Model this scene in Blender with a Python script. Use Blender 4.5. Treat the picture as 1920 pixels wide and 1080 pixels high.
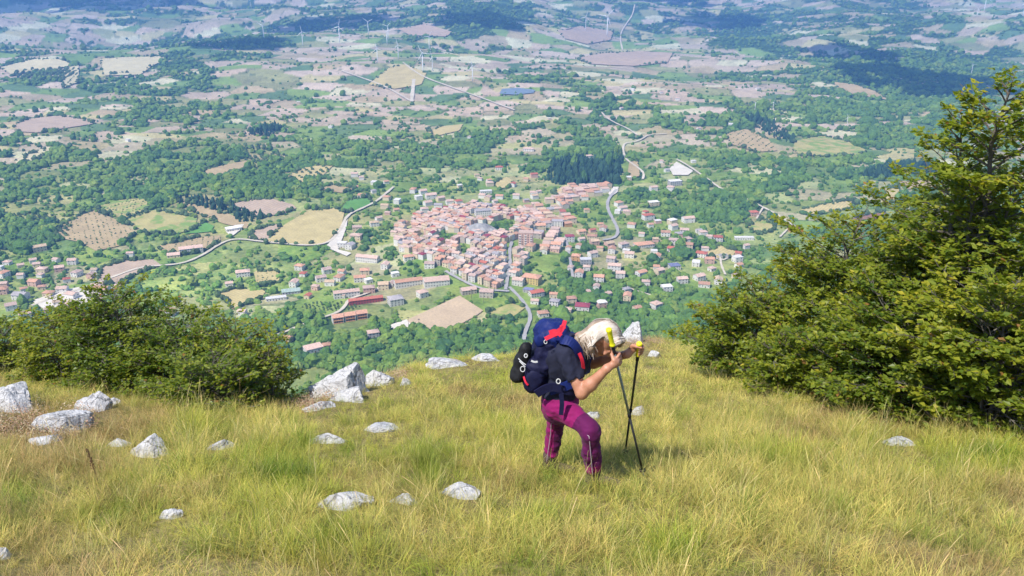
import bpy, bmesh, math, random
import numpy as np
from mathutils import Vector, Matrix

SC = bpy.context.scene
for _o in list(bpy.data.objects):
    bpy.data.objects.remove(_o, do_unlink=True)
random.seed(7)
RNG = np.random.default_rng(11)
R = math.radians

# ------------------------------------------------------------------ camera
PITCH = 22.0
FPX = 1600.0                      # focal length in pixels of the 1920 px wide photograph
CAM = np.array([0.0, 0.0, 1.6])
cd = bpy.data.cameras.new('camera')
cd.sensor_width = 36.0
cd.lens = 36.0 * FPX / 1920.0
cd.clip_start = 0.1
cd.clip_end = 60000.0
cam = bpy.data.objects.new('camera', cd)
cam.location = CAM
cam.rotation_euler = (R(90 - PITCH), 0, 0)
SC.collection.objects.link(cam)
SC.camera = cam

# ------------------------------------------------------------------ sky, sun, exposure
SUN_EL, SUN_AZ = 55.0, -132.0        # azimuth measured from the view direction, negative is to the left
sun_to = Vector((math.sin(R(SUN_AZ)) * math.cos(R(SUN_EL)), math.cos(R(SUN_AZ)) * math.cos(R(SUN_EL)), math.sin(R(SUN_EL))))
W = bpy.data.worlds.new('World')
SC.world = W
W.use_nodes = True
wn = W.node_tree
bg = wn.nodes['Background']
sky = wn.nodes.new('ShaderNodeTexSky')
sky.sky_type = 'NISHITA'
sky.sun_disc = False
sky.sun_elevation = R(SUN_EL)
sky.sun_rotation = R(SUN_AZ)
sky.altitude = 1000
sky.air_density = 1.0
sky.dust_density = 1.0
wn.links.new(sky.outputs['Color'], bg.inputs['Color'])
bg.inputs['Strength'].default_value = 0.15
sl = bpy.data.lights.new('sun', 'SUN')
sl.energy = 4.1
sl.angle = R(0.53)
sl.color = (1.0, 0.955, 0.88)
sun = bpy.data.objects.new('sun', sl)
sun.rotation_euler = sun_to.to_track_quat('Z', 'Y').to_euler()
sun.location = (0, 0, 60)
SC.collection.objects.link(sun)
SC.view_settings.view_transform = 'Standard'
SC.view_settings.look = 'None'
SC.view_settings.exposure = 0.62
SC.view_settings.gamma = 1.0
SC.view_settings.use_curve_mapping = False
SC.render.engine = 'CYCLES'
SC.cycles.max_bounces = 4
SC.cycles.diffuse_bounces = 2
SC.cycles.glossy_bounces = 2
SC.cycles.transmission_bounces = 4
SC.cycles.transparent_max_bounces = 4
SC.cycles.volume_bounces = 0
SC.cycles.use_denoising = True
SC.cycles.use_adaptive_sampling = True
SC.cycles.adaptive_threshold = 0.02
SC.cycles.sample_clamp_indirect = 6.0
# ------------------------------------------------------------------ helpers
def smooth(a, b, x):
    t = np.clip((x - a) / (b - a), 0, 1)
    return t * t * (3 - 2 * t)

_TAB = np.random.default_rng(5).random((512, 512)).astype(np.float32).ravel()
def _hash(ix, iy, iz=0, seed=0):
    ix = np.asarray(ix).astype(np.int32); iy = np.asarray(iy).astype(np.int32)
    iz = np.asarray(iz).astype(np.int32)
    return _TAB[((iy + seed * 91 + iz * 157) & 511) * 512 + ((ix + seed * 37 + iz * 211) & 511)]

def vn2(x, y, seed=0):
    x = np.asarray(x, np.float32); y = np.asarray(y, np.float32)
    ix = np.floor(x); iy = np.floor(y)
    fx = x - ix; fy = y - iy
    fx = fx * fx * (3 - 2 * fx); fy = fy * fy * (3 - 2 * fy)
    ix = ix.astype(np.int32) + seed * 37; iy = iy.astype(np.int32) + seed * 91
    x0 = ix & 511; x1 = (ix + 1) & 511; y0 = (iy & 511) << 9; y1 = ((iy + 1) & 511) << 9
    a = _TAB[y0 + x0]; b = _TAB[y0 + x1]; c = _TAB[y1 + x0]; d = _TAB[y1 + x1]
    a = a + (b - a) * fx; c = c + (d - c) * fx
    return a + (c - a) * fy

def fbm2(x, y, seed=0, octv=4, gain=.5):
    s = 0; amp = 1; tot = 0
    for k in range(octv):
        s = s + amp * vn2(x, y, seed + 17 * k); tot += amp
        x = x * 2.03 + 5.7; y = y * 2.03 + 9.2; amp *= gain
    return s / tot * 2 - 1

def vn3(x, y, z, seed=0):
    ix = np.floor(x); iy = np.floor(y); iz = np.floor(z)
    fx = x - ix; fy = y - iy; fz = z - iz
    fx = fx * fx * (3 - 2 * fx); fy = fy * fy * (3 - 2 * fy); fz = fz * fz * (3 - 2 * fz)
    def L(dz):
        a = _hash(ix, iy, iz + dz, seed); b = _hash(ix + 1, iy, iz + dz, seed); c = _hash(ix, iy + 1, iz + dz, seed); d = _hash(ix + 1, iy + 1, iz + dz, seed)
        return (a * (1 - fx) + b * fx) * (1 - fy) + (c * (1 - fx) + d * fx) * fy
    return L(0) * (1 - fz) + L(1) * fz

def fbm3(x, y, z, seed=0, octv=4, gain=.5):
    s = 0; amp = 1; tot = 0
    for k in range(octv):
        s = s + amp * vn3(x, y, z, seed + 17 * k); tot += amp
        x = x * 2.03 + 5.7; y = y * 2.03 + 9.2; z = z * 2.03 + 3.3; amp *= gain
    return s / tot * 2 - 1

def voronoi(x, y, seed=0):
    """F1, F2 and a random number per cell of a jittered grid."""
    ix = np.floor(x); iy = np.floor(y)
    f1 = np.full(x.shape, 9.); f2 = np.full(x.shape, 9.); cid = np.zeros(x.shape)
    for dx in (-1, 0, 1):
        for dy in (-1, 0, 1):
            cx = ix + dx; cy = iy + dy
            px = cx + .1 + .8 * _hash(cx, cy, 1, seed); py = cy + .1 + .8 * _hash(cx, cy, 2, seed)
            d = np.hypot(px - x, py - y)
            near = d < f1
            f2 = np.where(near, f1, np.minimum(f2, d))
            cid = np.where(near, _hash(cx, cy, 3, seed), cid)
            f1 = np.where(near, d, f1)
    return f1, f2, cid

CT, ST = math.cos(R(PITCH)), math.sin(R(PITCH))
def project(x, y, z):
    """world -> pixel of the 1920 x 1080 photograph"""
    zz = z - CAM[2]
    dep = y * CT - zz * ST
    up = y * ST + zz * CT
    dep = np.maximum(dep, 1e-3)
    return 960 + FPX * x / dep, 540 - FPX * up / dep

def ray(px, py):
    xc = (np.asarray(px, float) - 960) / FPX; yc = (540 - np.asarray(py, float)) / FPX
    return np.stack([xc, CT + yc * ST, -ST + yc * CT], -1)

def at(px, py, Y):
    """point on a pixel's line of sight at forward distance Y"""
    d = ray(px, py)
    return Vector(CAM + d * (Y / d[..., 1]))

def inside(poly, px, py):
    res = np.zeros(np.shape(px), bool)
    n = len(poly)
    for i in range(n):
        x0, y0 = poly[i]; x1, y1 = poly[(i + 1) % n]
        if y0 == y1:
            continue
        c = ((y0 > py) != (y1 > py)) & (px < (x1 - x0) * (py - y0) / (y1 - y0) + x0)
        res ^= c
    return res

# materials ---------------------------------------------------------
MATS = {}
def nmat(name):
    m = bpy.data.materials.new(name); m.use_nodes = True
    nt = m.node_tree
    b = nt.nodes['Principled BSDF']
    MATS[name] = m
    return m, nt, b

def N(nt, typ, **kw):
    n = nt.nodes.new(typ)
    for k, v in kw.items():
        setattr(n, k, v)
    return n

def ramp(nt, fac, stops):
    r = N(nt, 'ShaderNodeValToRGB')
    els = r.color_ramp.elements
    while len(els) < len(stops):
        els.new(.5)
    for e, (p, c) in zip(els, stops):
        e.position = p; e.color = (*c, 1)
    nt.links.new(fac, r.inputs[0])
    return r.outputs[0]

def noise(nt, scale, detail=4, rough=.55, coord=None, dist=0):
    n = N(nt, 'ShaderNodeTexNoise')
    n.inputs['Scale'].default_value = scale; n.inputs['Detail'].default_value = detail
    n.inputs['Roughness'].default_value = rough; n.inputs['Distortion'].default_value = dist
    if coord is not None:
        nt.links.new(coord, n.inputs['Vector'])
    return n.outputs['Fac']

def mixc(nt, fac, a, b, mode='MIX'):
    m = N(nt, 'ShaderNodeMix', data_type='RGBA', blend_type=mode)
    for s, v in ((0, fac), (6, a), (7, b)):
        if hasattr(v, 'is_output'):
            nt.links.new(v, m.inputs[s])
        elif s == 0:
            m.inputs[0].default_value = v
        else:
            m.inputs[s].default_value = (*v, 1)
    return m.outputs[2]

def mathn(nt, op, a, b=0.0):
    m = N(nt, 'ShaderNodeMath', operation=op)
    for s, v in ((0, a), (1, b)):
        if hasattr(v, 'is_output'):
            nt.links.new(v, m.inputs[s])
        else:
            m.inputs[s].default_value = v
    return m.outputs[0]

def bump(nt, b, height, strength=.3, dist=.02):
    n = N(nt, 'ShaderNodeBump')
    n.inputs['Strength'].default_value = strength; n.inputs['Distance'].default_value = dist
    nt.links.new(height, n.inputs['Height'])
    nt.links.new(n.outputs[0], b.inputs['Normal'])

def texco(nt, which='Object'):
    return N(nt, 'ShaderNodeTexCoord').outputs[which]

def simple(name, col, rough=.6, var=.25, scale=8.0, metal=0.0, bstr=0.0, spec=.3):
    """plain material whose colour is broken up by noise"""
    m, nt, b = nmat(name)
    co = texco(nt)
    n = noise(nt, scale, 5, .6, co)
    lo = tuple(c * (1 - var) for c in col); hi = tuple(min(1, c * (1 + var)) for c in col)
    nt.links.new(ramp(nt, n, [(.3, lo), (.7, hi)]), b.inputs['Base Color'])
    b.inputs['Roughness'].default_value = rough
    b.inputs['Metallic'].default_value = metal
    b.inputs['Specular IOR Level'].default_value = spec
    if bstr:
        bump(nt, b, noise(nt, scale * 4, 4, .6, co), bstr, .01)
    return m

# objects -----------------------------------------------------------
COL = SC.collection
def link(o, parent=None):
    COL.objects.link(o)
    if parent is not None:
        o.parent = parent
    return o

def tag(o, label=None, cat=None, group=None, kind=None):
    if label: o['label'] = label
    if cat: o['category'] = cat
    if group: o['group'] = group
    if kind: o['kind'] = kind
    return o

def empty(name, loc=(0, 0, 0), rz=0.0):
    o = bpy.data.objects.new(name, None)
    o.location = loc; o.rotation_euler = (0, 0, rz)
    return link(o)

def mesh_np(name, V, F, mats=(), smoothf=False, mi=None):
    """V: n x 3, F: list of polygons or an m x k int array"""
    me = bpy.data.meshes.new(name)
    V = np.asarray(V, np.float32)
    if isinstance(F, np.ndarray):
        m, k = F.shape
        me.vertices.add(len(V)); me.vertices.foreach_set('co', V.ravel())
        me.loops.add(m * k); me.loops.foreach_set('vertex_index', F.astype(np.int32).ravel())
        me.polygons.add(m)
        me.polygons.foreach_set('loop_start', np.arange(0, m * k, k, dtype=np.int32))
        if mi is not None:
            me.polygons.foreach_set('material_index', np.asarray(mi, np.int32))
        me.update(calc_edges=True)
    else:
        me.from_pydata([tuple(v) for v in V.tolist()], [], F)
        me.update()
    for m_ in mats:
        me.materials.append(m_)
    me.polygons.foreach_set('use_smooth', np.full(len(me.polygons), smoothf))
    return me

def vcol(me, name, rgb):
    a = me.attributes.new(name, 'FLOAT_COLOR', 'POINT')
    c = np.ones((len(me.vertices), 4), np.float32); c[:, :3] = rgb
    a.data.foreach_set('color', c.ravel())

def vflt(me, name, val):
    a = me.attributes.new(name, 'FLOAT', 'POINT')
    a.data.foreach_set('value', np.asarray(val, np.float32))

def obj(name, me, parent=None, loc=None, rot=None, scale=None):
    o = bpy.data.objects.new(name, me)
    if loc is not None: o.location = loc
    if rot is not None: o.rotation_euler = rot
    if scale is not None: o.scale = scale if hasattr(scale, '__len__') else (scale,) * 3
    return link(o, parent)

class MB:
    """collects polygons for one mesh"""
    def __init__(s): s.v = []; s.f = []
    def add(s, V, F):
        o = len(s.v); s.v += [tuple(map(float, v)) for v in V]; s.f += [tuple(i + o for i in f) for f in F]
    def box(s, x0, x1, y0, y1, z0, z1):
        s.add([(x0, y0, z0), (x1, y0, z0), (x1, y1, z0), (x0, y1, z0), (x0, y0, z1), (x1, y0, z1), (x1, y1, z1), (x0, y1, z1)],
              [(0, 3, 2, 1), (4, 5, 6, 7), (0, 1, 5, 4), (1, 2, 6, 5), (2, 3, 7, 6), (3, 0, 4, 7)])
    def tube(s, pts, rad, n=8, caps=True):
        pts = [Vector(p) for p in pts]
        if not hasattr(rad, '__len__'): rad = [rad] * len(pts)
        rings = []
        ref = None
        o = len(s.v)
        for i, p in enumerate(pts):
            t = (pts[min(i + 1, len(pts) - 1)] - pts[max(i - 1, 0)]).normalized()
            if ref is None:
                ref = Vector((0, 0, 1)) if abs(t.z) < .9 else Vector((1, 0, 0))
            a = t.cross(ref).normalized(); b = a.cross(t).normalized(); ref = b
            for k in range(n):
                q = 2 * math.pi * k / n
                s.v.append(tuple(p + (a * math.cos(q) + b * math.sin(q)) * rad[i]))
        for i in range(len(pts) - 1):
            for k in range(n):
                k2 = (k + 1) % n
                s.f.append((o + i * n + k, o + i * n + k2, o + (i + 1) * n + k2, o + (i + 1) * n + k))
        if caps:
            s.f.append(tuple(o + k for k in range(n))[::-1])
            s.f.append(tuple(o + (len(pts) - 1) * n + k for k in range(n)))
    def build(s, name, mat, parent=None, loc=None, rot=None, sm=False):
        me = mesh_np(name, s.v, s.f, (mat,), sm)
        return obj(name, me, parent, loc, rot)

def ico(sub):
    bm = bmesh.new(); bmesh.ops.create_icosphere(bm, subdivisions=sub, radius=1)
    V = np.array([v.co[:] for v in bm.verts]); F = np.array([[l.index for l in f.verts] for f in bm.faces]); bm.free()
    return V, F

def instancer(name, P, rot, scl, idx, tint, srcs, kind='stuff'):
    """one object that scatters copies of the source objects over the points P"""
    me = bpy.data.meshes.new(name)
    me.vertices.add(len(P)); me.vertices.foreach_set('co', np.asarray(P, np.float32).ravel())
    for nm, arr in (('rot', rot), ('scl', scl), ('tint', tint)):
        a = me.attributes.new(nm, 'FLOAT_VECTOR', 'POINT'); a.data.foreach_set('vector', np.asarray(arr, np.float32).ravel())
    a = me.attributes.new('idx', 'INT', 'POINT'); a.data.foreach_set('value', np.asarray(idx, np.int32))
    c = bpy.data.collections.new(name + '_sources')
    for s_ in srcs: c.objects.link(s_)
    g = bpy.data.node_groups.new(name, 'GeometryNodeTree')
    g.interface.new_socket('Geometry', in_out='INPUT', socket_type='NodeSocketGeometry')
    g.interface.new_socket('Geometry', in_out='OUTPUT', socket_type='NodeSocketGeometry')
    gi = g.nodes.new('NodeGroupInput'); go = g.nodes.new('NodeGroupOutput')
    ci = g.nodes.new('GeometryNodeCollectionInfo'); ci.inputs['Collection'].default_value = c
    ci.inputs['Separate Children'].default_value = True; ci.inputs['Reset Children'].default_value = True
    ip = g.nodes.new('GeometryNodeInstanceOnPoints'); ip.inputs['Pick Instance'].default_value = True
    g.links.new(gi.outputs[0], ip.inputs['Points']); g.links.new(ci.outputs[0], ip.inputs['Instance'])
    for nm, dt, sock in (('rot', 'FLOAT_VECTOR', 'Rotation'), ('scl', 'FLOAT_VECTOR', 'Scale'), ('idx', 'INT', 'Instance Index')):
        na = g.nodes.new('GeometryNodeInputNamedAttribute'); na.data_type = dt; na.inputs['Name'].default_value = nm
        g.links.new(na.outputs['Attribute'], ip.inputs[sock])
    g.links.new(ip.outputs[0], go.inputs[0])
    o = obj(name, me)
    md = o.modifiers.new('scatter', 'NODES'); md.node_group = g
    o['kind'] = kind
    return o
# ------------------------------------------------------------------ the lie of the land
SLOPE = 0.378
_cu = (np.array([-2200, -900, -100, 60, 160, 270, 400, 545, 600, 680, 760, 860, 960, 1080, 1170, 1280, 1400, 1600, 1920, 2900, 4200]) - 960) / FPX * 1.12
_cy = np.array([680, 680, 700, 716, 740, 790, 812, 810, 768, 730, 708, 684, 666, 652, 640, 652, 705, 760, 790, 760, 720], float)
_ct = np.tan(np.radians(PITCH) + np.arctan((_cy - 540) / FPX))
_cD = 1.6 / (_ct - SLOPE)

def hill(x, y, fine=True):
    u = x / np.maximum(y, 2.5)
    D = np.interp(u, _cu, _cD)
    e = np.maximum(y - D + .8, 0)
    z = -SLOPE * y - np.where(e < 6, .025 * e * e, .9 + .3 * (e - 6))
    if not fine:
        return z
    n = .05 * fbm2(x * 1.1, y * 1.1, 3, 3) + .10 * fbm2(x * .35, y * .35, 9, 2)
    return z + n * smooth(.5, 3, y + 2)

TOWN = (-45.0, 1230.0)
def valley(x, y):
    d = np.hypot(x, y)
    far = smooth(1300, 5000, d)
    z = -432 + (7 + 40 * far) * fbm2(x / 400, y / 380, 21, 3) + 120 * far * fbm2(x / 1500 + .3, y / 1100, 33, 3)
    z = z + smooth(3200, 14000, d) * 420 + 60 * smooth(3000, 6000, d) * fbm2(x / 2600, y / 1900, 41, 2)
    z = z + 20 * np.exp(-(((x - TOWN[0]) / 110) ** 2 + ((y - TOWN[1]) / 170) ** 2))
    z = z + 14 * np.exp(-(((x + 480) / 170) ** 2 + ((y - 1480) / 90) ** 2))
    return z

def H(x, y):
    x = np.asarray(x, float); y = np.asarray(y, float)
    x, y = np.broadcast_arrays(x, y)
    h = hill(x, y, bool(np.min(y) < 60))
    r = np.maximum(y, np.abs(x) * .35)
    v = valley(x, y)
    k = 26.0
    m = np.maximum(h, v) + np.where(r > 250, np.maximum(k - np.abs(h - v), 0) ** 2 / (4 * k), 0)
    return np.where(r < 120, h, m)

def ground(px, py, lift=0.0):
    """where the line of sight through a pixel meets the land (beyond the near crest when far=True)"""
    d = ray(px, py)
    d = d / d[..., 1:2]
    s = np.exp(np.linspace(math.log(560), math.log(26000), 150))
    shp = d.shape[:-1]
    d = d.reshape(-1, 3)
    X = d[:, 0:1] * s; Z = CAM[2] + d[:, 2:3] * s
    under = Z < H(X, np.broadcast_to(s, X.shape))
    i = np.argmax(under, 1); i = np.clip(i, 1, None)
    lo = s[i - 1]; hi = s[i]
    for _ in range(10):
        mid = (lo + hi) / 2
        u = (CAM[2] + d[:, 2] * mid) < H(d[:, 0] * mid, mid)
        hi = np.where(u, mid, hi); lo = np.where(u, lo, mid)
    P = np.stack([d[:, 0] * hi, hi, H(d[:, 0] * hi, hi) + lift], -1)
    return P.reshape(*shp, 3)

def near_ground(px, py):
    """where a line of sight meets the near hillside"""
    d = ray(px, py); d = d / d[..., 1:2]
    lo = np.full(d.shape[:-1], 1.0); hi = lo * 0 + 40
    s = np.linspace(1.5, 40, 400)
    shp = d.shape[:-1]; d = d.reshape(-1, 3)
    X = d[:, 0:1] * s; Z = CAM[2] + d[:, 2:3] * s
    under = Z < hill(X, np.broadcast_to(s, X.shape))
    i = np.where(under.any(1), np.argmax(under, 1), 399)
    y = s[i]
    return np.stack([d[:, 0] * y, y, hill(d[:, 0] * y, y)], -1).reshape(*shp, 3)

# ---- land cover, drawn over the photograph's fields
STRAW, TAN, PINK, LGREEN, MGREEN, PALE, OLIVE = (.47, .395, .20), (.42, .32, .19), (.45, .345, .255), (.21, .29, .075), (.11, .19, .05), (.56, .50, .33), (.24, .235, .11)
FIELDS = [
    ('straw', [(497, 455), (530, 425), (575, 398), (625, 391), (646, 400), (640, 425), (612, 458), (570, 461)], 'large stubble field of pale straw beside the white lane'),
    ('pink', [(465, 447), (480, 432), (520, 421), (526, 428), (500, 452)], 'narrow pale ploughed strip left of the large stubble field'),
    ('meadow', [(232, 415), (292, 394), (330, 402), (370, 408), (366, 430), (330, 440), (280, 440)], 'half mown field, straw fading to green'),
    ('green', [(345, 440), (385, 418), (402, 425), (395, 436)], 'small bright green meadow wedge by a round tree'),
    ('tan', [(98, 445), (120, 420), (175, 395), (215, 412), (258, 437), (225, 462), (180, 472), (150, 455)], 'tan olive grove with rows of young trees'),
    ('meadow', [(180, 390), (230, 375), (275, 373), (285, 390), (230, 412)], 'green plot with diagonal rows of olive trees'),
    ('pink', [(430, 384), (470, 376), (510, 374), (550, 385), (556, 392), (530, 402), (490, 408), (440, 400)], 'pinkish bare hillside with a few dark bushes'),
    ('tan', [(335, 378), (380, 388), (430, 403), (468, 420), (462, 430), (420, 421), (370, 400)], 'tan bare strip under the line of conifers'),
    ('pink', [(190, 503), (240, 489), (288, 488), (302, 498), (255, 515), (225, 537), (185, 528)], 'dusty building plot beside the village lane'),
    ('straw', [(476, 510), (521, 508), (526, 530), (482, 538)], 'small square vineyard plot on straw coloured ground'),
    ('straw', [(405, 552), (440, 543), (500, 545), (490, 560), (435, 581), (428, 566)], 'dry pale patch in the green scrub'),
    ('tan', [(300, 462), (370, 446), (412, 443), (414, 452), (380, 474), (330, 479), (305, 472)], 'tan orchard plot behind the long white house'),
    ('pink', [(25, 236), (55, 224), (110, 218), (150, 224), (178, 233), (120, 242), (70, 250), (38, 249)], 'oval pinkish ploughed field on the far plain'),
    ('pale', [(188, 112), (215, 109), (300, 107), (314, 111), (285, 125), (262, 142), (230, 137), (196, 143)], 'pale cream stubble field on the far plain'),
    ('pale', [(120, 132), (148, 120), (148, 155), (118, 166)], 'upright pale vineyard plot on the far plain'),
    ('pale', [(0, 128), (60, 112), (110, 112), (140, 122), (90, 134), (20, 140)], 'long pale striped field at the far edge of the plain'),
    ('meadow', [(1490, 266), (1540, 255), (1590, 267), (1626, 284), (1600, 293), (1500, 293), (1487, 280)], 'yellow green dry knoll beyond the woods'),
    ('tan', [(1362, 251), (1400, 243), (1440, 262), (1458, 284), (1420, 286), (1372, 272)], 'tan sloping vineyard beside the yellow knoll'),
    ('tan', [(1563, 155), (1600, 159), (1640, 172), (1667, 189), (1635, 184), (1572, 172)], 'brown lens shaped field on the far hillside'),
    ('pink', [(1080, 110), (1130, 101), (1200, 97), (1262, 100), (1252, 118), (1190, 125), (1110, 122)], 'wide pinkish field below the winding far road'),
    ('straw', [(1500, 395), (1540, 385), (1590, 377), (1613, 380), (1580, 395), (1520, 403)], 'straw strip among the woods near the tall tree'),
    ('straw', [(1650, 356), (1682, 352), (1692, 370), (1666, 383)], 'small straw field close to the tall tree'),
    ('soil', [(1595, 412), (1625, 402), (1660, 400), (1662, 407), (1612, 420)], 'reddish brown ploughed patch close to the tall tree'),
    ('tan', [(1680, 341), (1740, 338), (1768, 350), (1700, 356)], 'tan dry field edge beside the tall tree'),
    ('straw', [(800, 250), (830, 238), (868, 234), (862, 246), (820, 256)], 'straw field in the middle of the wooded plain'),
    ('tan', [(384, 320), (420, 311), (466, 302), (460, 317), (420, 330), (390, 331)], 'tan clearing in the wooded hills'),
    ('straw', [(538, 332), (580, 312), (626, 310), (605, 331), (560, 346)], 'clearing planted with rows of olive trees'),
    ('tan', [(598, 356), (620, 348), (668, 355), (640, 363)], 'narrow tan strip above the green meadow'),
    ('green', [(640, 394), (650, 378), (690, 370), (702, 384), (656, 400)], 'bright green meadow above the stubble field'),
    ('pale', [(28, 302), (92, 275), (106, 280), (62, 303), (32, 311)], 'slanted pale striped plot in the wooded hills'),
    ('meadow', [(915, 586), (958, 570), (986, 578), (962, 595), (926, 601)], 'yellow meadow beside the football pitch'),
    ('straw', [(1310, 480), (1350, 461), (1380, 472), (1372, 484), (1330, 486)], 'straw triangular field above the oval driveway'),
    ('meadow', [(1400, 425), (1430, 412), (1448, 420), (1452, 432), (1420, 440)], 'green and straw meadow below the pink house'),
    ('straw', [(1035, 362), (1060, 348), (1075, 352), (1070, 368), (1045, 372)], 'dry yellow meadow under the dark conifer wood'),
    ('straw', [(925, 345), (950, 333), (962, 340), (955, 352), (935, 355)], 'dry yellow meadow above the old town'),
    ('tan', [(1175, 335), (1180, 305), (1196, 303), (1200, 332)], 'tan yard beside the straight lane'),
    ('pink', [(1045, 58), (1090, 50), (1150, 60), (1145, 76), (1100, 84), (1060, 74)], 'pinkish fallow on the far slope left of the winding road'),
    ('straw', [(850, 122), (870, 88), (905, 82), (925, 92), (900, 102)], 'pale strip near the turbine row'),
    ('pink', [(745, 55), (800, 46), (850, 62), (835, 70), (770, 68)], 'pinkish fallow behind the turbines'),
    ('straw', [(690, 160), (730, 128), (760, 122), (800, 138), (790, 160), (740, 168)], 'pale slope under the middle turbines'),
]
FIELDS = [f for f in FIELDS if f[2] != 'pale strip near the turbine row']
PITCH_POLY = [(762, 602), (862, 556), (906, 584), (892, 594), (848, 618), (800, 621), (774, 613)]
YARDS = [  # pale trodden or paved ground
    ('gravel', [(726, 613), (762, 601), (774, 613), (772, 622), (745, 622)], 'white gravel apron at the end of the football pitch'),
    ('gravel', [(610, 465), (640, 432), (652, 412), (650, 428), (634, 470), (660, 476), (650, 482)], 'white gravel fork at the corner of the stubble field'),
    ('gravel', [(425, 437), (440, 424), (458, 422), (452, 432), (434, 446)], 'white yard beside the farm shed'),
    ('gravel', [(1255, 318), (1268, 305), (1300, 322), (1290, 330), (1262, 330)], 'white works yard beside the straight road'),
    ('gravel', [(60, 566), (120, 545), (175, 536), (212, 541), (160, 572), (95, 590)], 'dusty pale yards behind the dark bushes'),
    ('gravel', [(1140, 365), (1150, 352), (1160, 352), (1158, 362), (1146, 370)], 'white car park at the bend of the grey road'),
]
ROADS = [
    ([(1130, 452), (1150, 449), (1159, 440), (1157, 428), (1150, 415), (1141, 398), (1138, 385), (1142, 372), (1156, 357)], 7, 'asphalt', 'grey tarmac road curving up through the suburb'),
    ([(1205, 338), (1208, 326), (1192, 313), (1175, 302), (1169, 290), (1168, 270), (1190, 268), (1205, 262), (1215, 254), (1250, 252)], 6, 'dust', 'white lane running past the dark conifer wood'),
    ([(1128, 212), (1136, 222), (1155, 233), (1178, 243), (1195, 255)], 6, 'dust', 'pale lane bending across the green plain'),
    ([(1268, 300), (1290, 312), (1320, 333), (1355, 358)], 6, 'dust', 'straight pale road descending past the works yard'),
    ([(1400, 375), (1430, 390), (1455, 403), (1475, 417), (1500, 432)], 6, 'dust', 'pale lane sloping to the house with a round drive'),
    ([(1431, 390), (1424, 402), (1418, 412)], 4, 'dust', 'short drive to the pink house'),
    ([(1500, 432), (1480, 428), (1472, 436), (1462, 446)], 4, 'dust', 'round drive below the pale lane'),
    ([(60, 575), (110, 556), (170, 538), (215, 520), (262, 503), (300, 500), (345, 496), (385, 478), (410, 460), (440, 448), (500, 456), (610, 465), (640, 432), (650, 405), (680, 392), (705, 380), (722, 366), (738, 352)], 6.5, 'dust', 'long pale lane winding past the stubble field'),
    ([(955, 540), (975, 560), (990, 580), (996, 598), (985, 622), (982, 640)], 6, 'asphalt', 'street leaving the old town towards the hikers hill'),
    ([(500, 638), (545, 620), (590, 602), (635, 588), (648, 575), (655, 562), (690, 552), (735, 530)], 6, 'dust', 'pale lane below the terraced houses'),
    ([(1060, 445), (1066, 470), (1070, 495), (1074, 522)], 5, 'asphalt', 'narrow street along the eastern row of houses'),
    ([(1190, 10), (1186, 30), (1174, 46), (1164, 62), (1163, 78), (1167, 95)], 9, 'dust', 'pale road winding up the far slope'),
    ([(640, 134), (680, 148), (720, 162), (755, 182), (768, 190)], 8, 'dust', 'pale track across the turbine slope'),
    ([(755, 118), (790, 145), (850, 166), (900, 184), (965, 208)], 8, 'dust', 'long pale track running down from the turbines'),
    ([(772, 192), (776, 150)], 14, 'dust', 'wide upright gravel strip below the turbines'),
    ([(948, 545), (952, 520), (957, 495), (955, 470), (960, 455)], 6, 'asphalt', 'main street cutting through the old town'),
    ([(835, 510), (870, 530), (905, 545), (955, 548)], 6, 'asphalt', 'street below the old town'),
    ([(1350, 482), (1352, 500), (1360, 517)], 4, 'dust', 'white drive below the oval driveway'),
    ([(1345, 488), (1338, 482), (1350, 478), (1366, 482), (1358, 490), (1346, 488)], 3.5, 'dust', 'oval white driveway around a villa'),
    ([(1175, 540), (1200, 550), (1228, 557)], 4, 'dust', 'white terrace path among the trees'),
]
BLOBS = [  # woods (+) and open ground (-)
    (860, 655, 460, 50, 1.25), (1300, 580, 240, 62, 1.0), (1210, 500, 110, 50, .25), (1055, 500, 55, 28, .9), (1075, 560, 60, 35, .7), (700, 440, 48, 36, .7),
    (560, 620, 90, 30, .5), (670, 600, 140, 22, .5), (420, 310, 300, 40, .5), (130, 310, 190, 40, .42), (640, 290, 180, 34, .3), (900, 280, 220, 34, .38),
    (1092, 320, 80, 30, 1.6), (1330, 388, 110, 36, 1.0), (1460, 330, 140, 30, .6), (60, 430, 90, 40, .35), (300, 372, 70, 18, .9), (480, 350, 160, 26, 1.0),
    (880, 455, 165, 95, -2.0), (1060, 400, 110, 60, -.35), (560, 430, 110, 44, -1.4), (340, 550, 170, 60, -.55), (130, 520, 160, 40, -.5), (560, 545, 110, 45, -.25),
    (657, 606, 34, 15, -1.5), (840, 585, 90, 40, -1.2), (1720, 160, 190, 70, 1.0), (1480, 110, 260, 40, .5), (905, 32, 85, 26, 1.4), (430, 84, 130, 12, 1.0), (640, 46, 110, 16, 1.0),
    (1350, 60, 140, 30, .6), (1650, 45, 200, 14, .7), (330, 210, 240, 16, .6), (250, 165, 150, 14, .6), (1060, 150, 160, 10, .4), (1500, 215, 140, 16, .7),
    (1690, 260, 100, 22, .7), (1690, 325, 80, 14, 1.3), (740, 140, 130, 40, -.7), (1180, 110, 160, 40, -.8), (1330, 160, 140, 30, -.5), (1560, 385, 110, 40, -.35),
    (500, 245, 34, 9, 1.3), (1250, 230, 160, 18, .25), (100, 70, 260, 50, -.2), (820, 210, 200, 30, -.2), (450, 490, 130, 26, -.5),
]

def warp(x, y):
    return x + 26 * fbm2(x / 90, y / 90, 61, 2), y + 26 * fbm2(x / 90, y / 90, 67, 2)

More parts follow.
